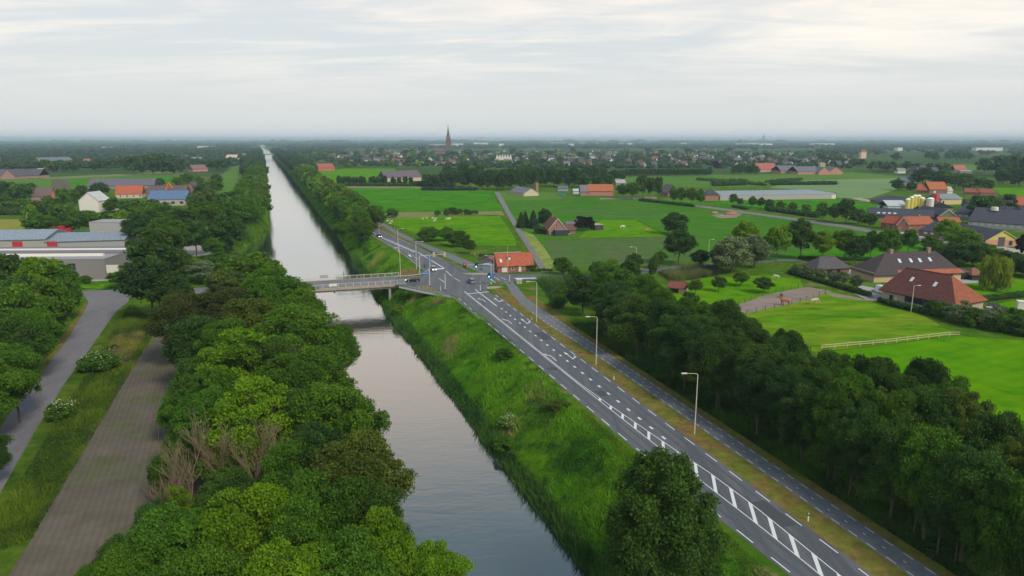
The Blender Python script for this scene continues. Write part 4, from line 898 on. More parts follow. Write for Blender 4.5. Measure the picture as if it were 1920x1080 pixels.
# far woods: one mass of crowns to the horizon
def wood_mass(name, pts, label, sub1=True):
    iv, fi = ICO1; V, T, to = [], [], []; o = 0
    for (x, y, r, h) in pts:
        jit = 1 + nr.uniform(-0.18, 0.18, (len(iv), 1)); V.append(np.array([x, y, h * 0.45]) + iv * np.array([r, r * 1.0, h * 0.55]) * jit); T.append(fi + o); o += len(iv)
        to.append(np.clip(nr.uniform(0.15, 0.7) + nr.uniform(-.25, .25, len(fi)), 0, 1))
    me = np_mesh(name, np.concatenate(V), np.zeros((0, 4), int), np.concatenate(T), np.zeros(0), np.concatenate(to))
    o_ = obj(name, me, None, (0.032, 0.070, 0.026)); o_['kind'] = 'stuff'; o_['label'] = label; return o_
pts = []
for i in range(5200):
    yp = 263.2 + 27 * rnd.random() ** 1.9; xp = rnd.uniform(-60, 1980); p = at(xp, yp)
    if 640 < xp < 1560 and yp > 279: continue
    if 1650 < xp < 1900 and yp > 281 and rnd.random() < .8: continue
    if 455 < xp < 540 and (XL(min(p.y, 6200)) - 5 < p.x < XR(min(p.y, 6200)) + 5 or yp > 275): continue
    D = p.y; sc = max(1.0, D / 2200)
    for j in range(2 if D < 4000 else 3):
        pts.append((p.x + rnd.uniform(-1, 1) * 30 * sc, p.y + rnd.uniform(-10, 10) * sc, rnd.uniform(7, 12) * sc, rnd.uniform(9, 17) * (1 if D < 6000 else 1.2)))
for i in range(1500):
    D = rnd.uniform(9000, 26000); xp = rnd.uniform(-80, 2000); x = (xp - 960) / FPX * D * 1.02
    pts.append((x, D, rnd.uniform(60, 160), rnd.uniform(20, 34) if rnd.random() < .8 else rnd.uniform(34, 52)))
wood_mass('woods', pts, 'hazy woods stretching to the horizon')
pts = []
for i in range(900):
    yp = rnd.uniform(286, 325); xp = rnd.uniform(-60, 470)
    if yp > 318 - (xp / 470) * 6: continue
    p = at(xp, yp); pts.append((p.x, p.y, rnd.uniform(5, 9), rnd.uniform(6, 13)))
wood_mass('woods', pts, 'broken woods beyond the factory side meadows')
pts = []; y = 1000.0
while y < 2900:
    for x in (XL(y) - 7, XL(y) - 17, XL(y) - 29, XR(y) + 8, XR(y) + 19, XR(y) + 30):
        pts.append((x + rnd.uniform(-2, 2), y + rnd.uniform(-4, 4), rnd.uniform(6.5, 8.5), rnd.uniform(13, 17)))
    y += 9
wood_mass('tree_row_foliage', pts, 'far end of the tree rows on both sides of the canal')
pts = []
for i in range(2600):
    yp = 284 + 32 * rnd.random(); xp = rnd.uniform(560, 1600)
    if xp < 900 and yp > 312: continue
    if xp < 620 and yp > 303: continue
    p = at(xp, yp); pts.append((p.x, p.y, rnd.uniform(2.5, 6), rnd.uniform(3, 8.5)))
wood_mass('garden_foliage', pts, 'garden greenery filling the gaps between the village houses')

# dead trees among the near left bank trees
def dead_tree(px, py, h, r, label):
    p = at(px, py, h * 0.75); t = thing('dead_tree', label, 'tree', (p.x, p.y, 0), 0, 'bare dead trees on the near canal bank')
    rr = random.Random(int(px)); mt = MB(); mt.tube((0, 0, 0), (0.1, 0, h * 0.35), 0.22, 0.17, 7); mt.build('trunk', 'deadwood', t)
    mb = MB()
    def grow(p0, d, ln, r0, dep):
        q = p0 + d * ln; mb.tube(p0, q, r0, r0 * .6, 4 if dep > 1 else 5)
        if dep >= 4: return
        for i in range(3 if dep else 12):
            a = rr.uniform(0, 6.28); k = 0.55 if dep else 1.0
            nd_ = (d + Vector((math.cos(a), math.sin(a), rr.uniform(-.05, .9))) * k + Vector((0, 0, .25))).normalized()
            grow(p0 + d * ln * rr.uniform(.35 if dep else .1, 1), nd_, ln * rr.uniform(.55, .85) if dep else r * rr.uniform(.4, .7), r0 * (.62 if dep else .5), dep + 1)
    grow(Vector((0.1, 0, h * 0.3)), Vector((0, 0, 1)), h * 0.3, 0.12, 0)
    mb.build('bare_branches', 'deadwood', t)
dead_tree(410, 850, 12, 6.5, 'pale bare dead tree with upright branches')
dead_tree(475, 862, 12.5, 6, 'bare dead tree next to the water side green trees')
dead_tree(350, 885, 11, 6, 'bare dead tree spreading over the ploughed strip')
dead_tree(305, 940, 8, 5, 'low reddish bare tree at the edge of the ploughed strip')

# bushes and hedges
def bush(px, py, rpx, hm, tint, label, group=None, flowers=False, zfix=None):
    z = 0.0
    for i in range(30):
        p = at(px, py, z); z += 0.5 * (bank_z(p.x, p.y) - z)
    if zfix is not None: z = zfix; p = at(px, py, z)
    r = rpx * mpp(p); t = thing('bush', label, 'bush', (p.x, p.y, z), rnd.uniform(0, 6), group)
    obj('foliage', rnd.choice(PRO['mid' if p.y < 400 else 'low']), t, SPR[tint] if isinstance(tint, str) else tint, (0, 0, hm * .45), 0, (r, r, hm * .6))
    if flowers:
        lb = [(0, 0, hm * .45, r * 1.02, r * 1.02, hm * .6)]
        me = leaf_cloud('blossom', lb, 260, 0.11, core=0, up=0.9, m='blossom'); obj('blossom', me, t)
    return t
def bank_z(x, y):
    if XCR(y) > x > XR(y):
        return lookz((XCR(y) - x) / (XCR(y) - XR(y)), y)
    if XL(y) < x <= XR(y): return -7.9
    return 0.0
bush(190, 690, 42, 3.4, 'mid', 'elder bush with pale blossom beside the ploughed strip', None, True)
bush(113, 785, 27, 3.2, 'mid', 'smaller elder bush with blossom by the country road', None, True)
bush(956, 800, 20, 2.2, 'bright', 'white flowering bush on the canal bank', None, True)
bush(746, 590, 12, 3.2, 'bright', 'bright bush at the foot of the bridge wall', zfix=-6.0)
bush(945, 672, 20, 2.2, (0.05, 0.13, 0.014), 'dark shrub on the bank near the road edge')
bush(1045, 765, 22, 1.6, 'olive', 'greyish shrub on the bank below the hatched marking')
bush(945, 840, 26, 2.0, 'mid', 'overhanging shrub at the water line')
bush(1045, 575, 20, 3.5, 'mid', 'bush in the reeds at the start of the belt')
bush(1060, 560, 20, 4, 'mid', 'second bush in the reeds at the start of the belt')
bush(1075, 520, 14, 4, 'mid', 'round bush beside the side road')
bush(440, 460, 12, 2.5, 'bright', 'bright shrub in the long grass by the bay')
bush(160, 530, 14, 2.5, 'mid', 'low bush at the factory door')
bush(215, 655, 8, 1.2, 'dark', 'tiny dark bush in the roadside grass')
for k, (x, y, rp, hm, ti) in enumerate([(1745, 588, 18, 4, 'dark'), (1765, 595, 20, 4.5, 'mid'), (1795, 605, 24, 5, 'silver'), (1822, 612, 24, 5, 'mid'), (1850, 615, 24, 5, 'silver'), (1878, 622, 24, 5, 'mid'), (1905, 626, 24, 5, 'dark'), (1935, 630, 26, 5, 'mid'), (1800, 590, 20, 4.5, 'silver'), (1870, 600, 18, 4, 'silver'), (1905, 605, 18, 4, 'mid')]):
    bush(x, y, rp, hm, ti, '%s shrub of the thick belt in front of the red barn' % nth(k), 'shrub belt in front of the red barn')
def hedge(name, p0, p1, wid, ht, tint, label, group=None, dens=1.0):
    a, b = at(*p0), at(*p1); L_ = (b - a).length; n = max(3, int(L_ / (wid * .7))); d = (b - a) / n; lb = []
    for i in range(n + 1):
        q = a + d * i; lb.append((q.x - a.x + rnd.uniform(-.1, .1), q.y - a.y, ht * .45, wid * .62, wid * .62, ht * .55 * rnd.uniform(.9, 1.1)))
    sz = max(0.22, 0.0011 * a.y); nl = int(min(9000, dens * L_ * (wid + 2 * ht) / (sz * sz) * 0.9))
    me = leaf_cloud(name, lb, nl, sz, core=0.92, sub=1, cut=0.6)
    o = obj(name, me, None, SPR[tint], (a.x, a.y, 0)); tag(o, label, 'hedge', group); return o
hedge('hedge', (1482, 514), (1628, 556), 1.6, 1.8, 'deep', 'long clipped dark hedge behind the riding arena')
hedge('hedge', (1650, 567), (1670, 572), 1.6, 1.6, 'deep', 'short clipped hedge by the yard gate')
hedge('hedge', (1672, 574), (1740, 590), 1.8, 1.9, 'deep', 'clipped hedge in front of the parked silver car')
hedge('hedge', (1838, 566), (1960, 552), 1.6, 1.9, 'dark', 'dark hedge behind the bright lawn strip')
hedge('hedge', (958, 510), (1034, 508), 0.8, 1.1, 'olive', 'pale clipped hedge before the orange roofed house')
hedge('hedge', (900, 481), (985, 478), 1.0, 1.3, 'mid', 'garden hedge behind the orange roofed house')
hedge('hedge', (640, 348.5), (770, 349.5), 3, 3.5, 'dark', 'low hedge under the columnar poplars')
hedge('hedge', (776, 349), (850, 351), 4, 5.5, 'deep', 'dark hedge between poplars and wood')
hedge('hedge', (795, 357), (890, 357), 5, 3.5, 'bluish', 'row of grey green shrubs at the crop edge')
hedge('hedge', (1200, 377), (1300, 388), 2.0, 2.2, 'dark', 'hedge along the lane by the middle farms')
hedge('hedge', (1376, 389), (1400, 393), 3.0, 2.0, 'deep', 'short dark hedge at the lane bend')
hedge('hedge', (1440, 395), (1530, 408), 4, 3.5, 'dark', 'rough hedge along the rubble yard')
hedge('hedge', (1450, 347), (1562, 346), 7, 4.0, 'deep', 'dark thicket in the pale field')
hedge('hedge', (1440, 342), (1500, 338), 6, 3.0, 'dark', 'second thicket in the pale field')
hedge('hedge', (1310, 338), (1432, 348), 6, 3.5, 'mid', 'bushy strip before the greenhouse')
hedge('hedge', (1340, 349), (1395, 347), 8, 7, 'dark', 'dark copse left of the greenhouse')
hedge('hedge', (1640, 323), (1710, 324), 6, 2.4, 'dark', 'low dark hedge in the far field')
hedge('hedge', (0, 403), (85, 403), 5, 5, 'dark', 'dark hedge behind the olive field')
hedge('hedge', (1500, 486), (1790, 494), 1.6, 1.4, 'dark', 'low hedge behind the avenue trees')
hedge('hedge', (1660, 493), (1690, 491), 1.6, 1.6, 'dark', 'low hedge behind the dark farmhouse')

# reeds and rough grass: masses of blades
def blades(name, n, sampler, hmin, hmax, wdt, col, label, lean=0.35):
    P_ = np.array([sampler() for _ in range(n)]); hh = nr.uniform(hmin, hmax, n)
    from mathutils import noise as mn
    base = np.array([min(1, max(0, 0.5 + 1.3 * mn.noise(Vector((p[0] * .13, p[1] * .11, 2.0))) + 0.6 * mn.noise(Vector((p[0] * .5, p[1] * .4, 7.0))))) for p in P_])
    hh2 = np.clip(0.55 + base, .4, 1.6); hh = hh * hh2
    a = nr.uniform(0, 6.28, n); dx = np.cos(a) * wdt; dy = np.sin(a) * wdt; b = nr.normal(0, lean, (n, 2)) * hh[:, None]
    V = np.zeros((n, 3, 3)); V[:, 0] = P_ + np.stack([dx, dy, dx * 0], 1); V[:, 1] = P_ - np.stack([dx, dy, dx * 0], 1)
    V[:, 2] = P_ + np.stack([b[:, 0], b[:, 1], hh], 1)
    me = np_mesh(name, V.reshape(-1, 3), np.zeros((0, 4), int), np.arange(3 * n).reshape(-1, 3), np.zeros(0), np.clip(base * .75 + nr.uniform(0, .25, n), 0, 1))
    o = obj(name, me, None, col); o['kind'] = 'stuff'; o['label'] = label; return o
def s_bank(ulo, uhi, ylo, yhi, pw=1.0):
    def f():
      while True:
        y = ylo + (yhi - ylo) * rnd.random() ** pw; u = rnd.uniform(ulo, uhi); x = XCR(y) + (XR(y) - XCR(y)) * u
        if in_bridge(x, y, .5): continue
        return (x, y, bank_z(x, y) - 0.1 if u < 0.995 else -8.1)
    return f
blades('reeds', 16000, s_bank(0.84, 1.02, 55, 330, 1.3), 0.7, 1.7, 0.10, (0.055, 0.135, 0.028), 'dark reeds along the waterline of the road side bank')
blades('grass', 90000, s_bank(0.03, 0.9, 55, 300, 1.4), 0.25, 0.75, 0.09, (0.100, 0.260, 0.014), 'long bright grass covering the canal bank')
def s_bay():
    y = rnd.uniform(255, 440); u = rnd.uniform(-.6, 1.0); x = XCL(y) + (XL(y) - XCL(y)) * u
    return (x, y, lookz(max(0, u), 0) - .1)
blades('grass', 16000, s_bay, 0.4, 1.0, 0.14, (0.075, 0.150, 0.014), 'rough grass on the bank round the canal bay')
def s_edge():
    y = rnd.uniform(56, 118); k_ = max(0.02, 0.25 - abs(y - 80) * .0048) if y > 80 else 0.25; u = rnd.uniform(-k_, 0.04); x = XCR(y) + (XR(y) - XCR(y)) * u
    return (x, y, -0.05)
blades('grass', 9000, s_edge, 0.2, 0.5, 0.07, (0.095, 0.200, 0.014), 'grass between the bank top and the road edge')
def patchy(cx, cy, rx, ry):
    z0 = 0.0
    for i in range(30):
        c0 = at(cx, cy, z0); z0 += 0.5 * (bank_z(c0.x, c0.y) - z0)
    def f():
        x = c0.x + rnd.gauss(0, rx); y = c0.y + rnd.gauss(0, ry); return (x, y, bank_z(x, y) - 0.05)
    return f
for (cx, cy, rx, ry, n) in [(700, 500, 2.2, 9, 900), (845, 650, 1.2, 3, 500), (1010, 760, 1.5, 5, 500), (955, 815, 1.0, 3.0, 300), (786, 556, 2.6, 1.2, 700), (824, 566, 2.4, 1.0, 600)]:
    blades('dry_grass', n, patchy(cx, cy, rx, ry), 0.6, 1.3, 0.06, (0.30, 0.26, 0.12), 'straw coloured dry grass on the canal bank')
def quad_s(pts, z=0.0):
    q = [at(*p) for p in pts]
    def f():
        u, v = rnd.random(), rnd.random(); a = q[0].lerp(q[1], u); b = q[3].lerp(q[2], u); p = a.lerp(b, v); return (p.x, p.y, z)
    return f
blades('reeds', 9000, quad_s([(1235, 512), (1345, 500), (1350, 516), (1262, 530)]), 1.2, 2.4, 0.10, (0.13, 0.16, 0.06), 'tall reeds behind the orchard lawn')
blades('reeds', 6000, quad_s([(1005, 527), (1070, 522), (1085, 560), (1040, 570)]), 1.0, 2.2, 0.10, (0.07, 0.15, 0.035), 'green reeds between side road and belt')
blades('grass', 26000, quad_s([(243, 572), (300, 605), (60, 1010), (-60, 1060)]), 0.3, 0.8, 0.08, (0.085, 0.150, 0.014), 'rough grass between country road and ploughed strip', 0.5)
blades('dry_grass', 3500, quad_s([(225, 620), (275, 625), (235, 690), (195, 670)]), 0.5, 1.0, 0.06, (0.22, 0.20, 0.08), 'straw coloured grass beside the elder bush')
def s_tree_side():
    t_ = rnd.uniform(-40, 108); v = interp(pr, max(-60, t_)) + 1.8 + rnd.random() ** 1.5 * 9; p = rv(t_, v); return (p[0], p[1], -0.02)
blades('grass', 34000, s_tree_side, 0.3, 0.8, 0.08, (0.048, 0.125, 0.018), 'rough grass between bike path and tree belt', 0.5)

# ------------------------------------------------------------------ buildings
RED, ORANGE, BRICK = (0.30, 0.065, 0.040), (0.44, 0.115, 0.055), (0.24, 0.105, 0.075)
SLATE, DARKR, PURP = (0.060, 0.062, 0.085), (0.075, 0.070, 0.085), (0.26, 0.09, 0.12)
WHITE, CREAM, GREY = (0.66, 0.64, 0.60), (0.50, 0.44, 0.28), (0.27, 0.26, 0.27)
CHIM = (0.30, 0.20, 0.14)
def win(parent, x0, x1, z0, z1, y, frame='off_white', pane='glass', name='window', face=-1, axis='y', color=None):
    """window (frame, with a pane as its child) on a wall at y (front) or x (side)"""
    t = 0.08; mb = MB(); mg = MB()
    def bx(m_, a0, a1, c0, c1, d0, d1):
        if axis == 'y': m_.box(a0, a1, y + min(face * d0, face * d1), y + max(face * d0, face * d1), c0, c1)
        else: m_.box(y + min(face * d0, face * d1), y + max(face * d0, face * d1), a0, a1, c0, c1)
    k = min(0.12, (x1 - x0) * .15)
    bx(mb, x0, x1, z0, z0 + k, 0, t); bx(mb, x0, x1, z1 - k, z1, 0, t); bx(mb, x0, x0 + k, z0 + k, z1 - k, 0, t); bx(mb, x1 - k, x1, z0 + k, z1 - k, 0, t)
    bx(mg, x0 + k, x1 - k, z0 + k, z1 - k, 0, t * 0.5)
    f = mb.build(name, frame, parent); mg.build('pane', pane, f); return f
def bld(name, label, A, B, Wd, wh, rh, wallc=BRICK, roofc=RED, ridge='along', hipL=0.0, hipR=0.0, front=(), side=(), sky_=(), chim=(), doors=(), over=0.5,
        cat='house', group=None, gable=None, cross=(), flip=False, loc=None, yaw=None, Lw=None, z0=0.0, trim=None):
    """A, B pixels of the two ends of the front wall foot; the body runs Wd metres away from the camera"""
    if loc is None:
        a, b = at(*A), at(*B); Ln = (b - a).length; yaw = math.atan2(b.y - a.y, b.x - a.x); loc = a
    else: Ln = Lw
    if roofc[0] > .37 and roofc[1] < .2: roofc = (roofc[0] * .84, roofc[1] * .95, roofc[2])
    t = thing(name, label, cat, (loc[0], loc[1], z0), yaw, group)
    mb = MB(); g = gable or wallc
    mb.box(0, Ln, 0, Wd, -0.1, wh)
    wo2 = mb.build('wall', 'wall', t, wallc)
    e = 0.25; th = 0.22; ov = over
    mr = MB()
    if ridge == 'along':
        zr = wh + rh; m_ = Wd / 2; sl = rh / m_
        if hipL == 0: MB().add([(0.01, 0.0, wh), (0.01, Wd, wh), (0.01, m_, zr - .12), (0.35, 0.0, wh), (0.35, Wd, wh), (0.35, m_, zr - .12)], [(0, 2, 1), (3, 4, 5), (0, 3, 5, 2), (1, 2, 5, 4)]).build('gable_wall', 'wall', t, g)
        if hipR == 0: MB().add([(Ln - .01, 0.0, wh), (Ln - .01, Wd, wh), (Ln - .01, m_, zr - .12), (Ln - .35, 0.0, wh), (Ln - .35, Wd, wh), (Ln - .35, m_, zr - .12)], [(0, 1, 2), (3, 5, 4), (0, 2, 5, 3), (1, 4, 5, 2)]).build('gable_wall', 'wall', t, g)
        zl = wh - ov * sl
        xa, xb = (-ov if hipL else -0.3), (Ln + ov if hipR else Ln + 0.3); ra, rb = (hipL if hipL else -0.3), (Ln - hipR if hipR else Ln + 0.3)
        top = [(xa, -ov, zl), (xb, -ov, zl), (xb, Wd + ov, zl), (xa, Wd + ov, zl), (ra, m_, zr), (rb, m_, zr)]
        bot = [(x, y, z - th) for x, y, z in top]
        mr.add(top + bot, [(0, 1, 5, 4), (2, 3, 4, 5), (1, 2, 5), (3, 0, 4), (6, 10, 11, 7), (8, 11, 10, 9), (7, 11, 8), (9, 10, 6), (0, 6, 7, 1), (1, 7, 8, 2), (2, 8, 9, 3), (3, 9, 6, 0)])
        roof = mr.build('roof', 'roof', t, roofc)
        MB().tube((ra + .05, m_, zr + .02), (rb - .05, m_, zr + .02), .16, n=5).build('ridge_cap', 'roof', roof, tuple(min(1, c * 1.15) for c in roofc))
        rz_ = lambda y: zr - abs(y - m_) * sl
        for (u, y, wd) in sky_:
            mm = MB(); z1 = rz_(y); z2 = rz_(y + 1.2); mm.add([(u, y, z1 + .06), (u + wd, y, z1 + .06), (u + wd, y + 1.2, z2 + .06), (u, y + 1.2, z2 + .06), (u, y, z1 - .1), (u + wd, y, z1 - .1), (u + wd, y + 1.2, z2 - .1), (u, y + 1.2, z2 - .1)],
               [(0, 1, 2, 3), (0, 4, 5, 1), (1, 5, 6, 2), (3, 2, 6, 7), (0, 3, 7, 4)]); mm.build('skylight', 'skylight_glass', roof)
        for (u, s_, h) in chim:
            cm = MB(); cm.box(u, u + s_, m_ - s_ / 2, m_ + s_ / 2, zr - 1.0, zr + h); cm.box(u - .08, u + s_ + .08, m_ - s_ / 2 - .08, m_ + s_ / 2 + .08, zr + h, zr + h + .15); cm.build('chimney', 'wall', roof, CHIM)
    elif ridge == 'across':
        zr = wh + rh; m_ = Ln / 2; sl = rh / m_; zl = wh - ov * sl
        for y0, y1, nm in ((0.01, 0.35, 0), (Wd - .35, Wd - .01, 1)):
            MB().add([(0, y0, wh), (Ln, y0, wh), (m_, y0, zr - .12), (0, y1, wh), (Ln, y1, wh), (m_, y1, zr - .12)], [(0, 1, 2), (3, 5, 4), (0, 2, 5, 3), (1, 4, 5, 2)]).build('gable_wall', 'wall', t, g)
        top = [(-ov, -.35, zl), (m_, -.35, zr), (Ln + ov, -.35, zl), (-ov, Wd + .35, zl), (m_, Wd + .35, zr), (Ln + ov, Wd + .35, zl)]
        bot = [(x, y, z - th) for x, y, z in top]
        mr.add(top + bot, [(0, 1, 4, 3), (1, 2, 5, 4), (6, 9, 10, 7), (7, 10, 11, 8), (0, 6, 7, 1), (1, 7, 8, 2), (3, 4, 10, 9), (4, 5, 11, 10), (0, 3, 9, 6), (2, 8, 11, 5)])
        roof = mr.build('roof', 'roof', t, roofc)
        for (u, s_, h) in chim: MB().box(m_ - s_ / 2, m_ + s_ / 2, u, u + s_, zr - 1, zr + h).build('chimney', 'wall', roof, CHIM)
        if trim:
            MB().add([(-ov, -.45, zl), (m_, -.45, zr), (Ln + ov, -.45, zl), (-ov, -.45, zl - .3), (m_, -.45, zr - .4), (Ln + ov, -.45, zl - .3)], [(0, 3, 4, 1), (1, 4, 5, 2)]).build('verge_board', trim, roof)
    else:
        mr.box(-.1, Ln + .1, -.1, Wd + .1, wh + .002, wh + .28); roof = mr.build('roof', 'roof_flat', t, roofc)
    for (x0, x1, z0_, z1_, *k) in front: win(t, x0, x1, z0_, z1_, 0, *(k or ()))
    for (y0, y1, z0_, z1_, fx) in side: win(t, y0, y1, z0_, z1_, 0 if fx < 0 else Ln, face=fx, axis='x')
    for (x0, x1, h, m_n) in doors: MB().box(x0, x1, -.07, 0, 0, h).build('door', m_n, t)
    return t, Ln
# house with the orange roof at the crossing
h_, Ln = bld('brick_house', 'brick house with bright orange tile roof at the crossing', (933, 512), (1000, 509), 8.5, 3.0, 3.6, BRICK, (0.36, 0.10, 0.055), sky_=((1.2, 0.9, .8),),
    front=((1.6, 3.6, .2, 2.3, 'off_white', 'off_white'), (5.2, 6.2, .9, 2.2), (8.0, 9.0, .2, 2.3, 'off_white', 'off_white'), (9.7, 10.4, .9, 2.1)), side=((1.5, 2.5, 1, 2.4, -1), (5.0, 6.0, 1, 2.4, -1), (3.6, 4.6, 3.6, 5.0, -1)))
MB().box(4.2, 5.4, 1.6, 2.6, 4.3, 5.6).build('dormer', 'wall', h_, (0.16, 0.07, 0.06)); MB().box(4.35, 5.25, 1.54, 1.6, 4.45, 5.4).build('dormer_window', 'off_white', h_)
MB().box(-.6, 10, 4.1, 4.4, 6.75, 6.95).build('ridge_pipe', 'steel', h_)
bld('garden_shed', 'long shed with faded purple pink metal roof beside the orange roofed house', (897, 497), (932, 505), 11, 2.5, 1.6, GREY, PURP, ridge='across', cat='shed')
bld('garden_shed', 'small blue grey lean-to shed against the orange roofed house', (905, 507), (925, 510), 5, 2.2, .2, (0.30, 0.38, 0.46), (0.34, 0.40, 0.46), ridge='flat', cat='shed')
bld('garden_shed', 'tiny white garden hut by the dark tree', (867, 462), (877, 463), 3, 2, .9, WHITE, (0.7, 0.7, 0.7), cat='shed')
# gabled farmhouse in the fields
bld('farmhouse', 'brick farmhouse with white edged steep gable in the fields', (1029, 441), (1061, 440), 12, 3.2, 5.5, (0.27, 0.14, 0.11), (0.16, 0.075, 0.06), ridge='across', trim='off_white', front=((3.6, 4.5, 4.2, 5.8, 'timber', 'glass'), (6.6, 7.5, 4.2, 5.8, 'timber', 'glass'), (1.0, 2.4, .9, 2.2)), chim=((8, .7, .8),))
bld('brick_annex', 'low brick annex with sloping brown roof against the gabled farmhouse', (1060, 440), (1079, 439), 8, 2.6, 2.0, BRICK, (0.14, 0.07, 0.06), front=((1, 3, .5, 2),), cat='annex')
bld('dark_shed', 'dark low shed in front of the gabled farmhouse', (1041, 442.5), (1065, 442), 3, 2.9, .2, (0.04, 0.042, 0.055), (0.16, 0.19, 0.24), ridge='flat', cat='shed')
bld('white_shed', 'white walled grey roofed shed behind the gabled farmhouse', (1062, 431), (1080, 431), 7, 2.6, 1.6, WHITE, (0.16, 0.16, 0.18), cat='shed')
bld('open_shed', 'open fronted dark shed behind the purple beech', (1116, 432), (1131, 431), 5, 2.8, .6, (0.05, 0.05, 0.05), (0.35, 0.33, 0.30), ridge='flat', cat='shed')
# horse shed in the orchard
t, _ = bld('horse_shed', 'small pink brown horse shelter with red tiled roof on the orchard lawn', (1262, 551), (1279, 550), 4.2, 2.1, 1.3, (0.55, 0.42, 0.33), (0.19, 0.07, 0.055), over=.6, loc=at(1253, 548), yaw=R(-28), Lw=5.2, cat='shed', side=(), doors=((0.3, 3.3, 1.9, 'black'),))
# red barn
b12, L12 = bld('barn', 'long thatch shaped barn with weathered red tiles and hipped end tinted orange as if sunlit', (1652, 563), (1787, 593), 13.5, 4.0, 6.0, (0.42, 0.34, 0.30), (0.115, 0.046, 0.042), hipL=2.2, hipR=6.0, over=0.8, cat='barn',
    sky_=((6.0, 3.2, .9), (13.2, 3.0, .9)), front=((7.4, 10.2, 1.2, 2.9, 'dark_grey', 'glass'), (10.3, 13.1, 1.2, 2.9, 'dark_grey', 'glass'), (13.2, 16.0, 1.2, 2.9, 'dark_grey', 'glass')), doors=((2.6, 3.7, 2.3, 'black'), (4.4, 4.9, 2.1, 'off_white')))
mm = MB(); Lb = L12; mm.add([(Lb + .84, -.8, 4.0 - .8 * .889 + .03), (Lb + .84, 14.3, 4.0 - .8 * .889 + .03), (Lb - 6.0 + .04, 6.75, 10.03)], [(0, 1, 2)]); mm.build('lit_hip_face', 'roof', b12, (0.26, 0.085, 0.045))  # brighter orange over the hip end: light on that side put into the colour
# dark farmhouse behind it
f11, L11 = bld('farmhouse', 'long yellow brick farmhouse with dark tiled hipped roof and four skylights', (1638, 530), (1801, 525), 13, 3.3, 6.0, (0.50, 0.38, 0.22), (0.070, 0.056, 0.062), hipL=8.0, hipR=5.5, over=.7, chim=((9.5, 1.1, 1.0), (24.0, 1.1, 1.2)),
    sky_=((11.2, 3.1, .95), (15.5, 3.1, .95), (19.0, 3.1, .95), (23.0, 3.3, .95)), front=tuple((x, x + .9, .9, 2.4, 'dark_grey', 'glass') for x in (14, 16.4, 18.6, 21, 24, 26.4, 29)), doors=((22.3, 23.3, 2.4, 'black'),))
sl_ = 6.0 / 6.5; mm = MB(); mm.add([(9, -.72, 3.3 - .72 * sl_ + .04), (L11 + .6, -.72, 3.3 - .72 * sl_ + .04), (L11 - .3, .75, 3.3 + .75 * sl_ + .04), (9, .75, 3.3 + .75 * sl_ + .04)], [(0, 1, 2, 3)]); mm.build('eaves_tiles', 'roof', f11, (0.36, 0.11, 0.065))
bld('outbuilding', 'low outbuilding with grey hipped roof and orange eaves near the willows', (1533, 514), (1592, 511), 8.5, 2.4, 3.2, (0.28, 0.14, 0.10), (0.09, 0.085, 0.095), hipL=3.5, hipR=3.5, over=.7, cat='outbuilding', doors=((4, 6, 2, 'black'), (8, 9.5, 2, 'black')))
bld('carport', 'small dark carport with brown roof beside the weeping willow', (1822, 526), (1845, 526), 6, 2.3, 1.6, (0.04, 0.04, 0.045), (0.22, 0.10, 0.07), hipL=1.5, hipR=1.5, cat='shed')
bld('carport', 'dark open garage at the end of the long farmhouse', (1803, 524), (1819, 524), 6, 2.5, .2, (0.03, 0.03, 0.035), (0.10, 0.10, 0.12), ridge='flat', cat='shed')
# big farm complex
FC = 'buildings of the big farm complex'
bld('brick_farmhouse', 'brick farmhouse with orange roof of the farm complex, wing side', (1651, 429), (1684, 433), 8, 4.0, 3.4, (0.22, 0.085, 0.07), (0.32, 0.085, 0.055), group=FC, front=((3.5, 4.6, 1.5, 2.8), (7, 8, 1.5, 2.8)))
bld('brick_farmhouse', 'front gable of the orange roofed brick farmhouse', (1681, 434), (1702, 435), 10, 4.2, 3.8, (0.25, 0.10, 0.075), (0.40, 0.115, 0.06), ridge='across', trim='off_white', group=FC, front=((3, 4, 4.8, 5.8), (1, 1.8, 1.2, 2.4), (6.0, 7.2, .2, 2.4, 'off_white', 'off_white')))
bld('brick_farmhouse', 'long orange roofed wing of the brick farmhouse', (1702, 432), (1750, 431), 9, 3.6, 3.4, (0.24, 0.10, 0.08), (0.40, 0.11, 0.055), group=FC, chim=((9, .8, 1.0),))
bld('stable', 'low brick stable with slate roof and row of white windows', (1722, 442), (1790, 449), 14, 3.2, 4.2, (0.20, 0.10, 0.09), SLATE, hipL=4, cat='stable', group=FC, front=tuple((2.5 + 3.1 * i, 4.0 + 3.1 * i, 1.3, 2.3, 'off_white', 'off_white') for i in range(5)))
bld('stable', 'long dark roofed stable behind the brick farmhouse', (1627, 409), (1750, 414), 14, 2.6, 3.4, (0.10, 0.10, 0.11), SLATE, cat='stable', group=FC, sky_=tuple((5 + 3 * i, 1.2, 1.6) for i in range(4)))
bld('stable', 'slate roofed stable with green gable in the farm complex', (1761, 413), (1790, 413), 26, 3.2, 3.4, (0.12, 0.16, 0.12), SLATE, ridge='across', trim='off_white', cat='stable', group=FC)
bld('stable', 'large slate roofed cow shed in the farm complex', (1790, 408), (1880, 416), 24, 3.0, 5.5, (0.35, 0.36, 0.38), SLATE, cat='stable', group=FC, front=tuple((2.5 + 3.2 * i, 4.4 + 3.2 * i, 1.3, 2.2, 'off_white', 'off_white') for i in range(8)))
t, Lq = bld('stable', 'hugest slate roofed cow shed of the farm complex, cut by the picture edge', (1814, 425), (1990, 438), 30, 3.4, 6.6, (0.40, 0.41, 0.43), SLATE, cat='stable', group=FC, front=tuple((2.5 + 3.4 * i, 4.6 + 3.4 * i, 1.4, 2.5, 'off_white', 'off_white') for i in range(14)))
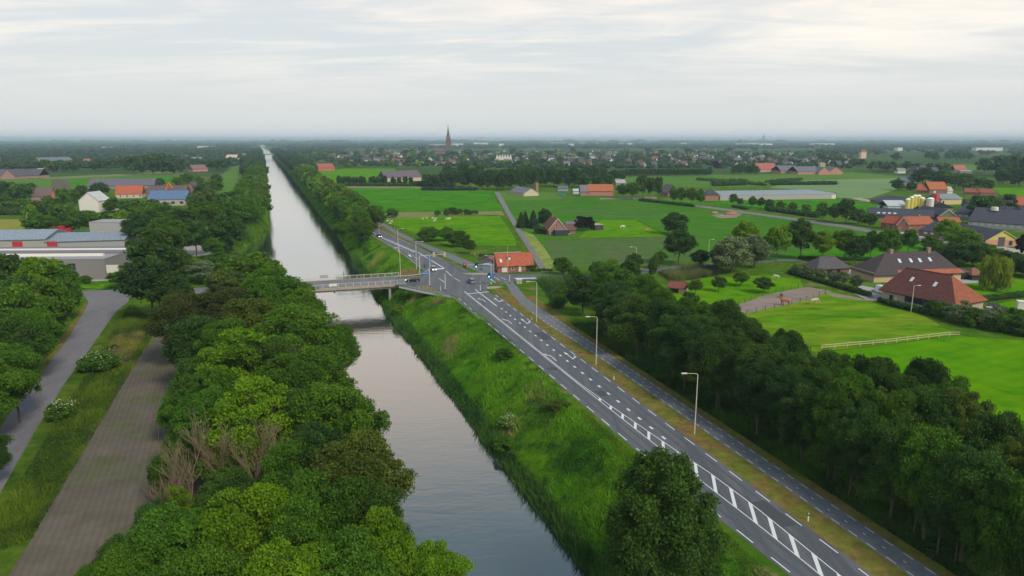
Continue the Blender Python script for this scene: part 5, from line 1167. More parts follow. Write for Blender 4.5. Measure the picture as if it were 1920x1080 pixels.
for k in range(6): MB().tube((14 + 7 * k, 15, 9.6), (14 + 7 * k, 15, 11.0), .45, n=8).build('roof_vent', 'dark_grey', t)
MB().tube((9.5, 12.5, 8.9), (9.5, 12.5, 10.9), 1.9, 1.7, 12).build('roof_silo', 'off_white', t)
bld('shed', 'orange roofed low shed between slate roofs', (1760, 423), (1800, 424), 7, 2.6, 2.0, (0.25, 0.10, 0.07), (0.42, 0.12, 0.06), cat='shed', group=FC)
bld('barn', 'barn with yellow upper gable, brick base and dark door', (1847, 463), (1907, 462), 30, 3.2, 4.4, (0.48, 0.24, 0.17), SLATE, ridge='across', gable=(0.52, 0.42, 0.12), trim='timber', cat='barn', group=FC, doors=((6.0, 9.4, 4.4, 'dark_grey'),), front=((11.5, 13.3, .5, 2.6, 'dark_grey', 'glass'),))
bld('long_barn', 'long low dark pig barn beside the concrete track', (1631, 380), (1735, 396), 20, 2.4, 3.6, (0.20, 0.16, 0.15), SLATE, hipL=4, cat='barn', group=FC)
bld('barn', 'pale slope roofed store beside the yellow silos', (1664, 394), (1700, 394), 14, 3.2, 3.0, (0.5, 0.53, 0.56), (0.42, 0.46, 0.50), cat='barn', group=FC)
bld('barn', 'low yellow walled barn with grey roof behind the silos', (1764, 384), (1803, 383), 15, 4.5, 3, (0.52, 0.43, 0.22), (0.20, 0.24, 0.27), cat='barn', group=FC, front=((1, 3, .5, 3),))
MB_ = bld('barn', 'red walled end of the yellow barn behind the silos', (1754, 385), (1760, 385), 6, 8, .3, (0.5, 0.08, 0.08), (0.5, 0.1, 0.1), ridge='flat', cat='barn', group=FC)
bld('farmhouse', 'orange roofed farmhouse with grey gable beyond the silos', (1742, 363), (1776, 363), 14, 4.2, 6, (0.22, 0.12, 0.11), (0.45, 0.13, 0.055), group=FC, front=((4, 6, .5, 2.5, 'off_white', 'off_white'),))
bld('farmhouse', 'wing with orange roof beyond the silos', (1718, 362), (1744, 363), 12, 3.2, 5, (0.20, 0.10, 0.09), (0.42, 0.11, 0.06), group=FC)
bld('garage', 'small white walled garage beyond the silos', (1775, 363), (1786, 363), 8, 3, 3, WHITE, (0.45, 0.42, 0.4), cat='garage', group=FC)
bld('shed', 'dull red roofed sheds left of the dark wood', (1808, 365), (1840, 366), 10, 2.6, 2.6, (0.2, 0.1, 0.08), (0.27, 0.07, 0.06), cat='shed')
bld('shed', 'second dull red roofed shed left of the dark wood', (1838, 366), (1866, 366), 10, 2.6, 2.6, (0.2, 0.1, 0.08), (0.25, 0.07, 0.06), cat='shed')
bld('barn', 'red roofed barn cut by the picture edge', (1895, 394), (1960, 396), 16, 4, 5, (0.12, 0.12, 0.14), (0.44, 0.11, 0.06), cat='barn')
def silo(px, py, r, h, label, col='yellow_paint'):
    p = at(px, py); t = thing('feed_silo', label, 'silo', (p.x, p.y, 0), 0, 'yellow feed silos with white tops')
    MB().tube((0, 0, 1.5), (0, 0, h), r, r, 14).build('tank', col, t); MB().tube((0, 0, h), (0, 0, h + .9), r * 1.04, r * .45, 14).build('top', 'white_paint', t); MB().tube((0, 0, 0), (0, 0, 1.5), r * .3, r * .98, 12).build('hopper', 'steel', t)
for k, (x, y, r, h) in enumerate([(1700, 396, 1.6, 8), (1707, 395, 1.6, 9), (1713, 393, 1.6, 9.5), (1720, 393, 1.6, 9.5), (1727, 395, 1.6, 8.5)]): silo(x, y, r, h, '%s yellow feed silo, counted from the pale store' % nth(k))
silo(1742, 396, 2.3, 8.5, 'stout pale feed silo standing apart', 'off_white')
# greenhouse and middle farms
g_, Lg = bld('greenhouse', 'very long low greenhouse with pale glass roof', (1350, 376), (1567, 372.5), 40, 3.6, .2, (0.36, 0.34, 0.32), (0.30, 0.33, 0.38), ridge='flat', cat='greenhouse')
mb = MB()
for k in range(26):
    x0 = Lg * k / 26; x1 = Lg * (k + 1) / 26; mb.add([(x0, -.2, 3.9), (x1, -.2, 3.9), ((x0 + x1) / 2, -.2, 5.0), (x0, 40, 3.9), (x1, 40, 3.9), ((x0 + x1) / 2, 40, 5.0)], [(0, 1, 2), (3, 5, 4), (0, 2, 5, 3), (2, 1, 4, 5)])
gr = mb.build('glass_roof_panels', 'roof_flat', g_, (0.33, 0.37, 0.43)); gr['kind'] = 'stuff'
for x in (10, Lg - 4): MB().box(x, x + 4, -.1, 0, 0, 3.2).build('door', 'off_white', g_)
bld('brick_barn', 'brick building with dark hipped roof before the greenhouse', (1322, 376), (1347, 376), 12, 5, 3, (0.34, 0.15, 0.11), SLATE, hipL=3, hipR=3, cat='barn', front=((2, 3, 2.5, 3.8), (6, 7, 2.5, 3.8)))
bld('barn', 'long pink brick barn with orange roof at the field edge', (1103, 367), (1150, 367), 14, 4.5, 5, (0.40, 0.18, 0.14), (0.45, 0.13, 0.06), cat='barn')
bld('house', 'grey roofed house leaning on the orange roofed barn', (1088, 367), (1104, 367), 12, 4, 5, (0.3, 0.2, 0.18), (0.18, 0.16, 0.18))
bld('shed', 'blue white small sheds beside the orange barn', (1075, 364), (1090, 364), 8, 3, 1.5, (0.5, 0.55, 0.58), (0.45, 0.5, 0.55), cat='shed')
bld('shed', 'little dark sheds by the blue net fence', (1046, 358), (1065, 358), 8, 2.5, 2, (0.3, 0.32, 0.36), (0.12, 0.13, 0.18), cat='shed')
bld('house', 'small farmhouse with dark roof and white edged gable', (1239, 368), (1252, 369), 12, 4, 6, (0.24, 0.13, 0.11), (0.10, 0.08, 0.10), front=((1.5, 3, 1, 2.4),), trim=None)
t, _ = bld('barn', 'grey roofed barn with yellow gable and brick chimney', (982, 368), (1010, 367), 30, 2.6, 4.2, (0.50, 0.45, 0.33), (0.17, 0.17, 0.20), ridge='across', cat='barn')
MB().box(13.2, 15.6, 3, 5.4, 0, 10.5).build('chimney', 'wall', t, (0.30, 0.16, 0.12))
bld('shed', 'pale roofed shed at the end of the hedge trees', (1155, 348), (1173, 348), 14, 3, 3, (0.3, 0.3, 0.3), (0.36, 0.36, 0.40), cat='shed')
bld('barn', 'grey farm barn behind the columnar poplars', (722, 341), (790, 339), 26, 5, 7, (0.50, 0.40, 0.34), (0.13, 0.11, 0.13), cat='barn')
bld('house', 'red roofed house at the meadow edge by the canal row', (594, 321), (628, 320), 18, 5, 6, (0.40, 0.14, 0.10), (0.38, 0.11, 0.08))
bld('barn', 'large red roofed barn at the village edge', (1424, 323), (1460, 322), 22, 4, 9, (0.45, 0.3, 0.24), (0.42, 0.11, 0.09), cat='barn')
for k, (x0, x1, y, lb) in enumerate([(1464, 1500, 325, 'grey barn next to the red roofed barn'), (1496, 1540, 327, 'middle grey barn of the village edge farm'), (1535, 1556, 327.5, 'grey barn with orange gable wall'), (1554, 1580, 327, 'end barn with orange gable wall')]):
    bld('barn', lb, (x0, y), (x1, y), 40, 4, 6.5, (0.45, 0.22, 0.16), (0.15, 0.15, 0.18), ridge='along' if k < 2 else 'across', cat='barn')
bld('feed_tower', 'square yellow green tower between the grey barns', (1536, 326), (1546, 326), 6, 15, .3, (0.36, 0.33, 0.16), (0.5, 0.5, 0.45), ridge='flat', cat='tower')
bld('barn', 'low farm sheds with blue grey roof on the far right', (1690, 345), (1712, 345), 12, 3, 4, (0.2, 0.2, 0.24), (0.12, 0.13, 0.19), cat='barn')
bld('house', 'white walled house in the trees by the pale field', (1683, 325), (1698, 325), 10, 4, 3, WHITE, (0.25, 0.25, 0.28))
for k, (x, y, lb) in enumerate([(1715, 328, 'dark roofed house with brown gable among trees'), (1728, 326, 'second dark roofed house among trees'), (1740, 325, 'third dark roofed house among trees'), (1750, 331, 'dark roofed house lowest among trees')]):
    bld('house', lb, (x, y), (x + 11, y), 16, 5, 7, (0.3, 0.22, 0.22), (0.09, 0.09, 0.14), ridge='across' if k == 0 else 'along')
bld('house', 'orange roofed house before the far green field', (1790, 322), (1812, 322), 14, 4, 6, (0.3, 0.2, 0.18), (0.46, 0.14, 0.08))
bld('shed', 'white flat shed before the far green field', (1800, 325), (1826, 325), 10, 4, .3, (0.2, 0.22, 0.28), WHITE, ridge='flat', cat='shed')
# factory and houses on the left
FA = 'factory buildings beside the side road'
fk, Lf = bld('factory', 'grey flat roofed factory hall with long light strips on the roof', (-160, 527), (200, 524), 26, 7.2, .3, (0.21, 0.20, 0.20), (0.27, 0.275, 0.30), ridge='flat', cat='factory', group=FA,
    front=tuple((x, x + 2.6, 3.2, 5.8, 'dark_grey', 'glass') for x in (44, 52.5)), doors=((Lf_ := 65.5, 69.8, 5.2, 'off_white'),))
for (y0, x1, zz_) in ((6, 62, 8.1), (18, 66, 8.1)):
    MB().tube((0, y0, 7.5), (x1, y0, 7.5), .9, n=8).build('roof_light', 'off_white', fk)
MB().box(0, Lf, 11.0, 26, 7.5, 7.9).build('upper_roof', 'roof_flat', fk, (0.17, 0.165, 0.19))
bld('factory', 'blue grey pitched factory hall with red bands behind the flat one', (-160, 484), (88, 479), 22, 7.2, 2.6, (0.34, 0.33, 0.32), (0.24, 0.29, 0.36), cat='factory', group=FA, front=tuple((x, x + 4, 3.5, 6.2, 'red_paint', 'red_paint') for x in (38, 51.5)))
bld('factory', 'lower blue grey roofed hall joined to the red banded one', (88, 479), (236, 474), 20, 6.0, 2.2, (0.32, 0.32, 0.34), (0.22, 0.27, 0.33), cat='factory', group=FA)
bld('warehouse', 'light grey windowless hall behind the factory', (171, 452), (246, 452), 12, 9, .3, (0.36, 0.35, 0.36), (0.30, 0.30, 0.33), ridge='flat', cat='warehouse', group=FA)
bld('house', 'white house with sloping roof behind the trees', (150, 398), (187, 398), 14, 8, 5.5, WHITE, (0.46, 0.48, 0.50), ridge='across')
bld('house', 'white annex of the sloping roofed house', (185, 396), (207, 396), 12, 7, 1.5, WHITE, (0.6, 0.6, 0.6))
bld('house', 'house with bright orange roof behind the factory', (217, 372), (267, 371), 14, 4.0, 6, (0.5, 0.42, 0.34), (0.46, 0.11, 0.055), front=tuple((x, x + 1.4, 1, 2.6) for x in (3, 8, 13, 18)))
bld('workshop', 'workshop with vivid blue front roof', (278, 386), (350, 385), 18, 5, 5.5, (0.40, 0.34, 0.32), (0.10, 0.17, 0.30), cat='workshop', front=tuple((x, x + 3, 1, 3.2) for x in (4, 10, 16, 22)))
bld('workshop', 'dark roof ridge building behind the blue roof', (276, 372), (350, 371), 14, 5, 5, (0.24, 0.14, 0.13), (0.12, 0.09, 0.10), cat='workshop')
bld('house', 'brown gabled house at the end of the blue roof', (350, 368), (366, 368), 12, 5, 7, (0.30, 0.15, 0.12), (0.12, 0.08, 0.09), ridge='across')
bld('barn', 'long grey blue barn roof behind the orange house', (165, 355), (290, 353), 20, 3.5, 6, (0.25, 0.2, 0.2), (0.13, 0.12, 0.16), cat='barn')
bld('barn', 'brown tiled barn left of the tall tree', (58, 377), (97, 376), 16, 4, 6, (0.28, 0.18, 0.15), (0.14, 0.10, 0.10), cat='barn')
bld('barn', 'orange gable beside the brown barn', (95, 378), (108, 378), 14, 4, 5, (0.42, 0.16, 0.10), (0.3, 0.1, 0.07), ridge='across', cat='barn')
bld('barn', 'dark barn with brick gable at the meadow edge', (4, 336), (28, 336), 30, 4, 8, (0.36, 0.2, 0.17), (0.10, 0.09, 0.12), ridge='across', cat='barn')
bld('barn', 'second dark barn at the meadow edge', (-30, 335), (6, 335), 30, 4, 7, (0.3, 0.2, 0.17), (0.11, 0.10, 0.13), cat='barn')
bld('barn', 'third dark barn at the meadow edge', (32, 334), (74, 334), 20, 4, 7, (0.3, 0.2, 0.17), (0.10, 0.09, 0.12), cat='barn')
bld('house', 'cream house beside the dark barns', (69, 325), (79, 325), 8, 4, 3, (0.6, 0.52, 0.38), (0.5, 0.45, 0.35))
bld('barn', 'large grey roofed barn in the far woods', (68, 311), (140, 309), 36, 6, 9, (0.3, 0.24, 0.24), (0.15, 0.16, 0.20), cat='barn')
bld('house', 'brown steep roofed house among the woods', (80, 322), (98, 322), 18, 3, 9, (0.3, 0.22, 0.2), (0.22, 0.13, 0.10))
bld('house', 'red and white house in the far woods', (155, 307), (168, 307), 12, 5, 5, (0.6, 0.35, 0.3), (0.35, 0.12, 0.1))
bld('house', 'reddish roofed house near the canal row', (362, 322), (390, 321), 18, 4, 6, (0.45, 0.22, 0.16), (0.20, 0.12, 0.13))
bld('house', 'cream villa among trees near the canal row', (424, 303), (444, 303), 16, 9, 6, (0.60, 0.52, 0.36), (0.55, 0.45, 0.32))
bld('house', 'white house under dark trees near the canal row', (358, 302), (378, 302), 12, 5, 4, WHITE, (0.2, 0.2, 0.24))
bld('house', 'white sheds at the edge of the far woods', (16, 310), (42, 310), 14, 3, 3, WHITE, (0.6, 0.6, 0.6))
# church
cp = at(841, 290); ch = thing('church', 'tall brick church tower with pointed spire rising over the village', 'church', (cp.x, cp.y, 0), R(5))
CHW = (0.19, 0.105, 0.09); k = cp.y / 1980
def cb(x0, x1, y0, y1, z0, z1): return MB().box(x0 * k, x1 * k, y0 * k, y1 * k, z0 * k, z1 * k)
cb(-6.8, 6.8, 0, 12.6, 0, 46).build('tower', 'wall', ch, CHW)
for sx in (-1, 1):
    cb(sx * 6.4 - .8, sx * 6.4 + .8, -.9, .9, 0, 42).build('buttress', 'wall', ch, CHW)
mb = MB(); z0 = 46 * k; q = [(-6.5, -.2), (6.5, -.2), (6.5, 12.8), (-6.5, 12.8)]
for a in range(4):
    (x0, y0), (x1, y1) = q[a], q[(a + 1) % 4]; mb.add([(x0 * k, y0 * k, z0), (x1 * k, y1 * k, z0), ((x0 + x1) / 2 * k, (y0 + y1) / 2 * k, z0 + 8 * k)], [(0, 1, 2)])
mb.build('tower_gables', 'wall', ch, CHW)
mb = MB(); oc = [(math.cos(math.pi / 8 + i * math.pi / 4) * 6.2 * k, math.sin(math.pi / 8 + i * math.pi / 4) * 6.2 * k + 6.3 * k) for i in range(8)]
mb.add([(x, y, z0 - 1) for x, y in oc] + [(x * .42, (y - 6.3 * k) * .42 + 6.3 * k, z0 + 16 * k) for x, y in oc] + [(0, 6.3 * k, z0 + 36 * k)], [(i, (i + 1) % 8, 8 + (i + 1) % 8, 8 + i) for i in range(8)] + [(8 + i, 8 + (i + 1) % 8, 16) for i in range(8)])
sp_ = mb.build('spire', 'roof', ch, (0.075, 0.078, 0.085)); MB().tube((0, 6.3 * k, z0 + 35.5 * k), (0, 6.3 * k, z0 + 40 * k), .25, n=5).build('cross', 'dark_grey', sp_)
for x in (-3, 1): cb(x, x + 2, -.25, -.02, 33, 42).build('belfry_opening', 'black', ch)
for x in (-3, 1): cb(x, x + 2, -.25, -.02, 20, 27).build('window', 'black', ch)
cb(-44, -6.5, -2, 15, 0, 9).build('nave', 'wall', ch, CHW)
mb = MB(); mb.add([(-44 * k, -3 * k, 9 * k), (-6 * k, -3 * k, 9 * k), (-6 * k, 16 * k, 9 * k), (-44 * k, 16 * k, 9 * k), (-44 * k, 6.5 * k, 19 * k), (-6 * k, 6.5 * k, 19 * k)], [(0, 1, 5, 4), (2, 3, 4, 5), (0, 4, 3), (1, 2, 5)]); mb.build('nave_roof', 'roof', ch, (0.11, 0.09, 0.10))
# far towers and sheds
p = at(1431, 268); t = thing('tower', 'grey spired tower on the horizon', 'tower', (p.x, p.y, 0)); s_ = p.y / 1300
MB().box(-1.9 * s_, 1.9 * s_, -1.9 * s_, 1.9 * s_, 0, 10 * s_).build('shaft', 'wall', t, (0.2, 0.22, 0.24)); MB().tube((0, 0, 10 * s_), (0, 0, 16 * s_), 1.7 * s_, .5 * s_, 8).build('spire', 'wall', t, (0.16, 0.19, 0.21))
t = bld('windmill', 'pale orange tower with dark cap beyond the village', (1614, 297), (1624, 297), 12, 17, 5, (0.66, 0.46, 0.33), (0.25, 0.12, 0.09), ridge='along', cat='tower')
p = at(903, 275); t = thing('tower_crane', 'thin tower crane on the horizon beyond the church', 'crane', (p.x, p.y, 0)); s_ = p.y / 1300
MB().box(-.35 * s_, .35 * s_, -.4, .4, 0, 19 * s_).build('mast', 'wall', t, (0.4, 0.25, 0.15)); MB().box(-9 * s_, 8 * s_, -.4, .4, 16.2 * s_, 16.8 * s_).build('jib', 'wall', t, (0.4, 0.25, 0.15))
for k, (x0, x1, y, h, c_) in enumerate([(805, 850, 275, 2.0, (.36, .36, .38)), (848, 868, 275, 3, (.6, .6, .6)), (888, 915, 273, 3, (.6, .6, .62)), (1018, 1026, 272, 2.6, (.5, .06, .04)), (1032, 1062, 271, 1.6, (.6, .62, .65)), (1066, 1076, 275, 2.6, WHITE), (1087, 1098, 272, 2, (.5, .45, .45)), (1160, 1186, 272, 1.6, WHITE),
       (1118, 1121, 271, 5, (.4, .2, .16)), (1398, 1425, 273, 2, WHITE), (1426, 1448, 275, 3, WHITE), (1380, 1396, 273, 1.5, WHITE), (1520, 1565, 273, 1.6, (.6, .65, .7)), (1275, 1287, 272, 1.8, WHITE), (1645, 1672, 265, 2, WHITE), (1683, 1692, 283, 1.6, WHITE), (1830, 1880, 283, 1.6, (.6, .6, .6)), (935, 945, 274, 2, WHITE), (190, 210, 281, 1.4, (.6, .6, .55)), (370, 400, 279, 1.6, (.55, .5, .5))]):
    a, b = at(x0, y), at(x1, y); s_ = a.y / FPX; mb_ = bld('warehouse', 'flat far hall, %s of the pale halls scattered near the horizon' % nth(k), None, None, 30, h * s_ + 10, .3, c_, tuple(q * .9 for q in c_), ridge='flat', loc=a, yaw=0, Lw=(b - a).length, cat='warehouse', group='pale halls near the horizon')
# the village: prototypes copied
def vh(seed, across, wallc, roofc, L0, W0):
    t, _ = bld('village_house', 'house', None, None, W0, 5.4, 4.6 if not across else 5.2, wallc, roofc, ridge='across' if across else 'along', loc=(0, -500 - seed * 30, 0), yaw=0, Lw=L0, front=((1.0, 2.4, 1, 2.3), (L0 - 2.6, L0 - 1.2, 1, 2.3)), chim=((1.5, .8, 1),), group='village houses')
    return t
walls = {'white': WHITE, 'brick': (0.24, 0.14, 0.115), 'cream': (0.55, 0.48, 0.38)}
roofs = {'dark': (0.085, 0.085, 0.11), 'grey': (0.16, 0.16, 0.19), 'red': (0.26, 0.11, 0.09), 'brown': (0.13, 0.09, 0.085)}
protos = {}
i = 0
for wn, wc in walls.items():
    for rn, rc in roofs.items():
        for ac in (False, True):
            protos[(wn, rn, ac)] = vh(i, ac, wc, rc, 9 if ac else 14, 9); i += 1
used = set(); cnt = 0
keys = list(protos); wts = [(3 if k[0] == 'white' else 4 if k[0] == 'brick' else 1.5) * {'dark': 5, 'grey': 3.5, 'red': 0.7, 'brown': 1.2}[k[1]] for k in keys]
placed = []
tries = 0
while cnt < 290 and tries < 6000:
    tries += 1
    x = rnd.uniform(585, 1585); yb = 284 + 30 * rnd.random() ** .9
    if x < 900 and yb > 311: continue
    if x < 640 and yb > 303: continue
    if 800 < x < 850 and yb < 300: continue
    if 840 < x < 1180 and yb > 312: continue
    p = at(x, yb)
    if p.x < XR(min(p.y, 6200)) + 40: continue
    if any((p.x - q[0]) ** 2 + (p.y - q[1]) ** 2 < 15 ** 2 for q in placed): continue
    placed.append((p.x, p.y)); kx = rnd.choices(keys, wts)[0]
    o = protos[kx] if kx not in used else copy_tree(protos[kx]); used.add(kx); cnt += 1
    o.location = (p.x, p.y, 0); o.rotation_euler = (0, 0, R(rnd.choice([-20, 0, 15, -35, 30]) + rnd.uniform(-6, 6))); o.scale = (rnd.uniform(.7, 1.05),) * 3
    where = 'front row' if yb > 307 else 'second row' if yb > 302 else 'mid village' if yb > 296 else 'far back' if yb > 290 else 'furthest rim'
    side_ = 'on the canal side of the church' if x < 780 else 'near the church' if x < 940 else 'behind the dark wood edge' if x < 1060 else 'behind the wood end' if x < 1180 else 'behind the conifer belt' if x < 1340 else 'behind the village edge farm'
    o['label'] = '%s house, %s roof, %s, %s, %s' % (kx[0], kx[1], 'gable forward' if kx[2] else 'long side forward', side_, where)
for k, o in list(protos.items()):
    if k not in used:
        for c_ in list(o.children_recursive): bpy.data.objects.remove(c_)
        bpy.data.objects.remove(o)
for k in range(6):
    bld('gabled_house', '%s of the row of tall white gables near the church' % nth(k), (930 + k * 5, 303.5), (934.6 + k * 5, 303.5), 12, 10, 8, WHITE, (0.15, 0.11, 0.12), ridge='across', group='row of tall white gables')

# ------------------------------------------------------------------ the bridge
a, b = Vector((-38.0, 231.3, 0)), Vector((-69.7, 221.2, 0)); d = (b - a).normalized(); n = Vector((-d.y, d.x, 0))
if n.y < 0: n = -n
br = thing('road_bridge', 'concrete road bridge with white railing posts crossing the canal', 'bridge', tuple(a), math.atan2(d.y, d.x))
LB = 50; sg = 1 if Vector((-d.y, d.x, 0)).y > 0 else -1   # local y towards the far side is sg
def yb_(y0, y1): return (min(sg * y0, sg * y1), max(sg * y0, sg * y1))
def bb(mb, x0, x1, y0, y1, z0, z1, mi=0):
    q = yb_(y0, y1); return mb.box(x0, x1, q[0], q[1], z0, z1, mi)
bb(MB(), -2, LB, 0, 13, -0.55, 0.02).build('deck', 'old_road', br)
bb(MB(), -2, LB, -.35, -.003, -0.75, 0.22).build('edge_beam', 'bare_beam' if 'bare_beam' in MATS else 'concrete', br, None)
bb(MB(), -2, LB, 13.003, 13.35, -0.75, 0.22).build('edge_beam', 'concrete', br)
for y in (0.3, 4.3, 8.3, 12.0): bb(MB(), -1, LB, y, y + .7, -1.45, -.55).build('girder', 'concrete', br)
for y in (0.8, 4.0): pass
for x in (3.2,):
    for y in (0.5, 6, 11.5): bb(MB(), x, x + .8, y, y + 1.0, -9.0, -1.45).build('pier', 'concrete_grey', br)
mb = MB(); bb(mb, -2.2, -1.0, .0, 13, -9, -.56); mb.build('abutment', 'concrete_grey', br)
mb = MB(); mb.prism([(-1.9, -8.4), (-0.5, -8.4), (-0.1, -.8), (-2.6, -.8)], *yb_(-1.1, -.37)); mb.build('wing_wall', 'concrete_grey', br)
bb(MB(), 41, 42.2, .0, 13, -9, -.56).build('abutment', 'concrete_grey', br)
for y, nm in ((-.2, 0), (13.15, 1)):
    k = 0
    x = -1.5
    while x < LB:
        bb(MB(), x, x + .14, y - .08, y + .08, .22, 1.35).build('railing_post', 'cream_post', br); x += 2.45; k += 1
    bb(MB(), -1.5, LB, y - .05, y + .05, 1.35, 1.45).build('handrail', 'off_white' if nm else 'steel', br)
    mb = MB(); x = -1.5
    for z in (.45, .72, .98, 1.2): bb(mb, -1.5, LB, y - .015, y + .015, z, z + .04)
    mb.build('railing_mesh', 'steel', br)
for x, y, m_n in ((21.0, -.3, 'off_white'), (23.2, 13.0, 'steel')):
    t = bb(MB(), x, x + 2.6, y - .06, y + .02, .65 if y < 5 else 1.1, 1.5 if y < 5 else 2.1).build('sign_board', m_n, br)
bb(MB(), 21.9, 21.98, -.45, -.37, -1.2, .6).build('hanging_rod', 'steel', br)
q = yb_(-.55, -.27); MB().box(21.72, 22.16, q[0], q[1], -1.7, -1.2).build('navigation_lamp', 'black', br)
# crash rails at the crossing
def rail(px, label, hgt=0.75):
    pts = [at(*p) for p in px]; t = thing('crash_barrier', label, 'crash barrier', tuple(pts[0])); o = pts[0]; mb = MB()
    for p, q in zip(pts, pts[1:]):
        dd = (q - p); m_ = Vector((-dd.y, dd.x, 0)).normalized() * .05; A_, B_ = p - o, q - o
        mb.add([A_ + m_ + Vector((0, 0, hgt - .3)), B_ + m_ + Vector((0, 0, hgt - .3)), B_ + m_ + Vector((0, 0, hgt)), A_ + m_ + Vector((0, 0, hgt)), A_ - m_ + Vector((0, 0, hgt - .3)), B_ - m_ + Vector((0, 0, hgt - .3)), B_ - m_ + Vector((0, 0, hgt)), A_ - m_ + Vector((0, 0, hgt))],
               [(0, 3, 2, 1), (4, 5, 6, 7), (3, 7, 6, 2), (0, 1, 5, 4)])
        nseg = max(1, int(dd.length / 2.6))
        for i in range(nseg): c_ = A_.lerp(B_, i / nseg); MB().box(c_.x - .05, c_.x + .05, c_.y - .05, c_.y + .05, 0, hgt).build('post', 'steel', t)
    mb.build('rail', 'steel', t)
rail([(748, 536), (765, 541), (800, 548), (840, 556), (853, 563), (900, 602)], 'grey crash barrier curving from the bridge along the road edge')
rail([(740, 521), (765, 520), (788, 517), (800, 511)], 'short low barrier on the far kerb of the bridge')
sheet('kerb', P((748, 536), (800, 547), (845, 555), (850, 560), (843, 559), (798, 551), (748, 540)), 0.05, 'concrete_grey', 'pale kerb strip from bridge to road')
sheet('kerb', P((866, 512.5), (900, 511.5), (918, 513), (916, 515.5), (880, 515)), 0.05, 'concrete', 'pale kerb tip of the traffic island')
sheet('kerb', P((912, 538), (930, 536.5), (945, 538), (925, 541.5), (913, 542)), 0.05, 'concrete', 'pale kerb at the corner island')

# ------------------------------------------------------------------ street lamps, signals, signs
def lamp(px, py, label, h=10.4, arm=-1.9, ang=0.0, group='street lamps of the main road'):
    p = at(px, py); t = thing('street_lamp', label, 'street lamp', (p.x, p.y, 0), ang, group)
    MB().tube((0, 0, 0), (0.05 * 0, 0, h), .11, .07, 8).build('pole', 'cream_post', t)
    mb = MB(); sg = 1 if arm > 0 else -1; mb.tube((0, 0, h - .02), (sg * .22, 0, h + .18), .055, n=6); mb.tube((sg * .2, 0, h + .18), (arm, 0, h + .25), .045, n=6); mb.build('arm', 'cream_post', t)
    mb = MB(); mb.box(min(arm, arm + sg * .9), max(arm, arm + sg * .9), -.13, .13, h + .16, h + .32); mb.build('lamp_head', 'off_white', t)
for x, y, lb, arm, h in [(1302, 814, 'nearest street lamp, on the dry verge', -1.8, 10.4), (1117.5, 684, 'second street lamp from the camera on the dry verge', -1.6, 10.6), (1006, 603, 'third street lamp on the dry verge, near the crossing', -1.9, 10.8),
    (751, 520, 'street lamp beside the bridge end', -.9, 10.4), (747, 474, 'street lamp on the canal side further up the road', 1.8, 10.4), (781, 505, 'street lamp next to the gantry before the crossing', 2.0, 10.4), (684, 425, 'street lamp at the end of the roadside trees', 1.8, 10.4),
    (711, 441, 'short lamp post by the red car', .3, 4.6), (926, 513, 'street lamp before the orange roofed house', -2.4, 6.5), (1192, 500, 'street lamp behind the belt by the side road', -1.6, 7.5), (1328, 486, 'street lamp beside the round dark tree', 1.2, 8)]:
    lamp(x, y, lb, h, arm)
lamp(1708, 585, 'small lamp in front of the red barn', 7.5, 1.0, 0, None); lamp(427, 497, 'thin pole in the grass by the bay', 3.5, .2, 0, None); lamp(55, 440, 'tall thin mast by the olive field', 11, .3, 0, None)
def pole_thing(name, label, cat, px, py, h, r=.05, m='steel', group=None):
    p = at(px, py); t = thing(name, label, cat, (p.x, p.y, 0), 0, group); MB().tube((0, 0, 0), (0, 0, h), r, r * .8, 6).build('pole', m, t); return t
pole_thing('flagpole', 'white flagpole in front of the orange roofed house', 'flagpole', 952, 514, 10.5, .06, 'cream_post')
for k, (x, y, h) in enumerate([(1515, 977, 1.1), (1151, 712, 1.1), (997, 600, 1.1)]):
    t = pole_thing('reflector_post', ['white reflector post in the lower verge', 'white reflector post between the two nearest lamps', 'white reflector post at the third lamp'][k], 'reflector post', x, y, h, .09, 'white_paint', 'reflector posts in the verge'); MB().box(-.1, .1, -.1, .1, h - .3, h - .12).build('reflector_band', 'black', t)
def signal_head(parent, x, z, face, lit, big=1.0, back='black', y=-.2):
    mb = MB(); w_, h_ = .38 * big, .62 * big; prof = []
    for i in range(16):
        a_ = 2 * math.pi * i / 16; prof.append((x + math.cos(a_) * w_, z + math.sin(a_) * w_ + (h_ - w_) * (1 if math.sin(a_) > 0 else -1)))
    mb.prism(prof, y - .06, y); sh = mb.build('signal_head', back, parent)
    if lit:
        zo = {'lamp_red': .28, 'lamp_green': -.3, 'lamp_white': -.3}[lit] * big
        MB().tube((x, y - .06, z + zo), (x, y - .12, z + zo), .15 * big, n=10).build('signal_light', lit, sh)
        for q in (.28, 0, -.3):
            if abs(q * big - zo) > .05: MB().tube((x, y - .06, z + q * big), (x, y - .1, z + q * big), .13 * big, n=10).build('dark_lens', 'dark_grey', sh)
# gantry facing us, right of the crossing
p = at(921, 533); g2 = thing('traffic_light_gantry', 'traffic light gantry facing the near road with red and green lights', 'traffic light', (p.x, p.y, 0), R(3))
MB().tube((0, 0, 0), (0, 0, 7.0), .13, .11, 8).build('pole', 'cream_post', g2); MB().tube((.1, 0, 6.9), (-8.6, 0, 6.7), .08, .06, 6).build('arm', 'cream_post', g2)
signal_head(g2, -8.9, 6.6, -1, 'lamp_red', 1.45); signal_head(g2, -5.0, 6.6, -1, 'lamp_green', 1.45); signal_head(g2, -.75, 3.1, -1, 'lamp_green', 1.35)
MB().box(-.45, .75, -.1, -.04, 1.9, 3.9).build('blue_sign', 'sign_blue', g2)
for k in range(4): MB().tube((0, 0, .3 + .6 * k), (0, 0, .6 + .6 * k), .16, n=8).build('striped_band', 'black' if k % 2 else 'white_paint', g2)
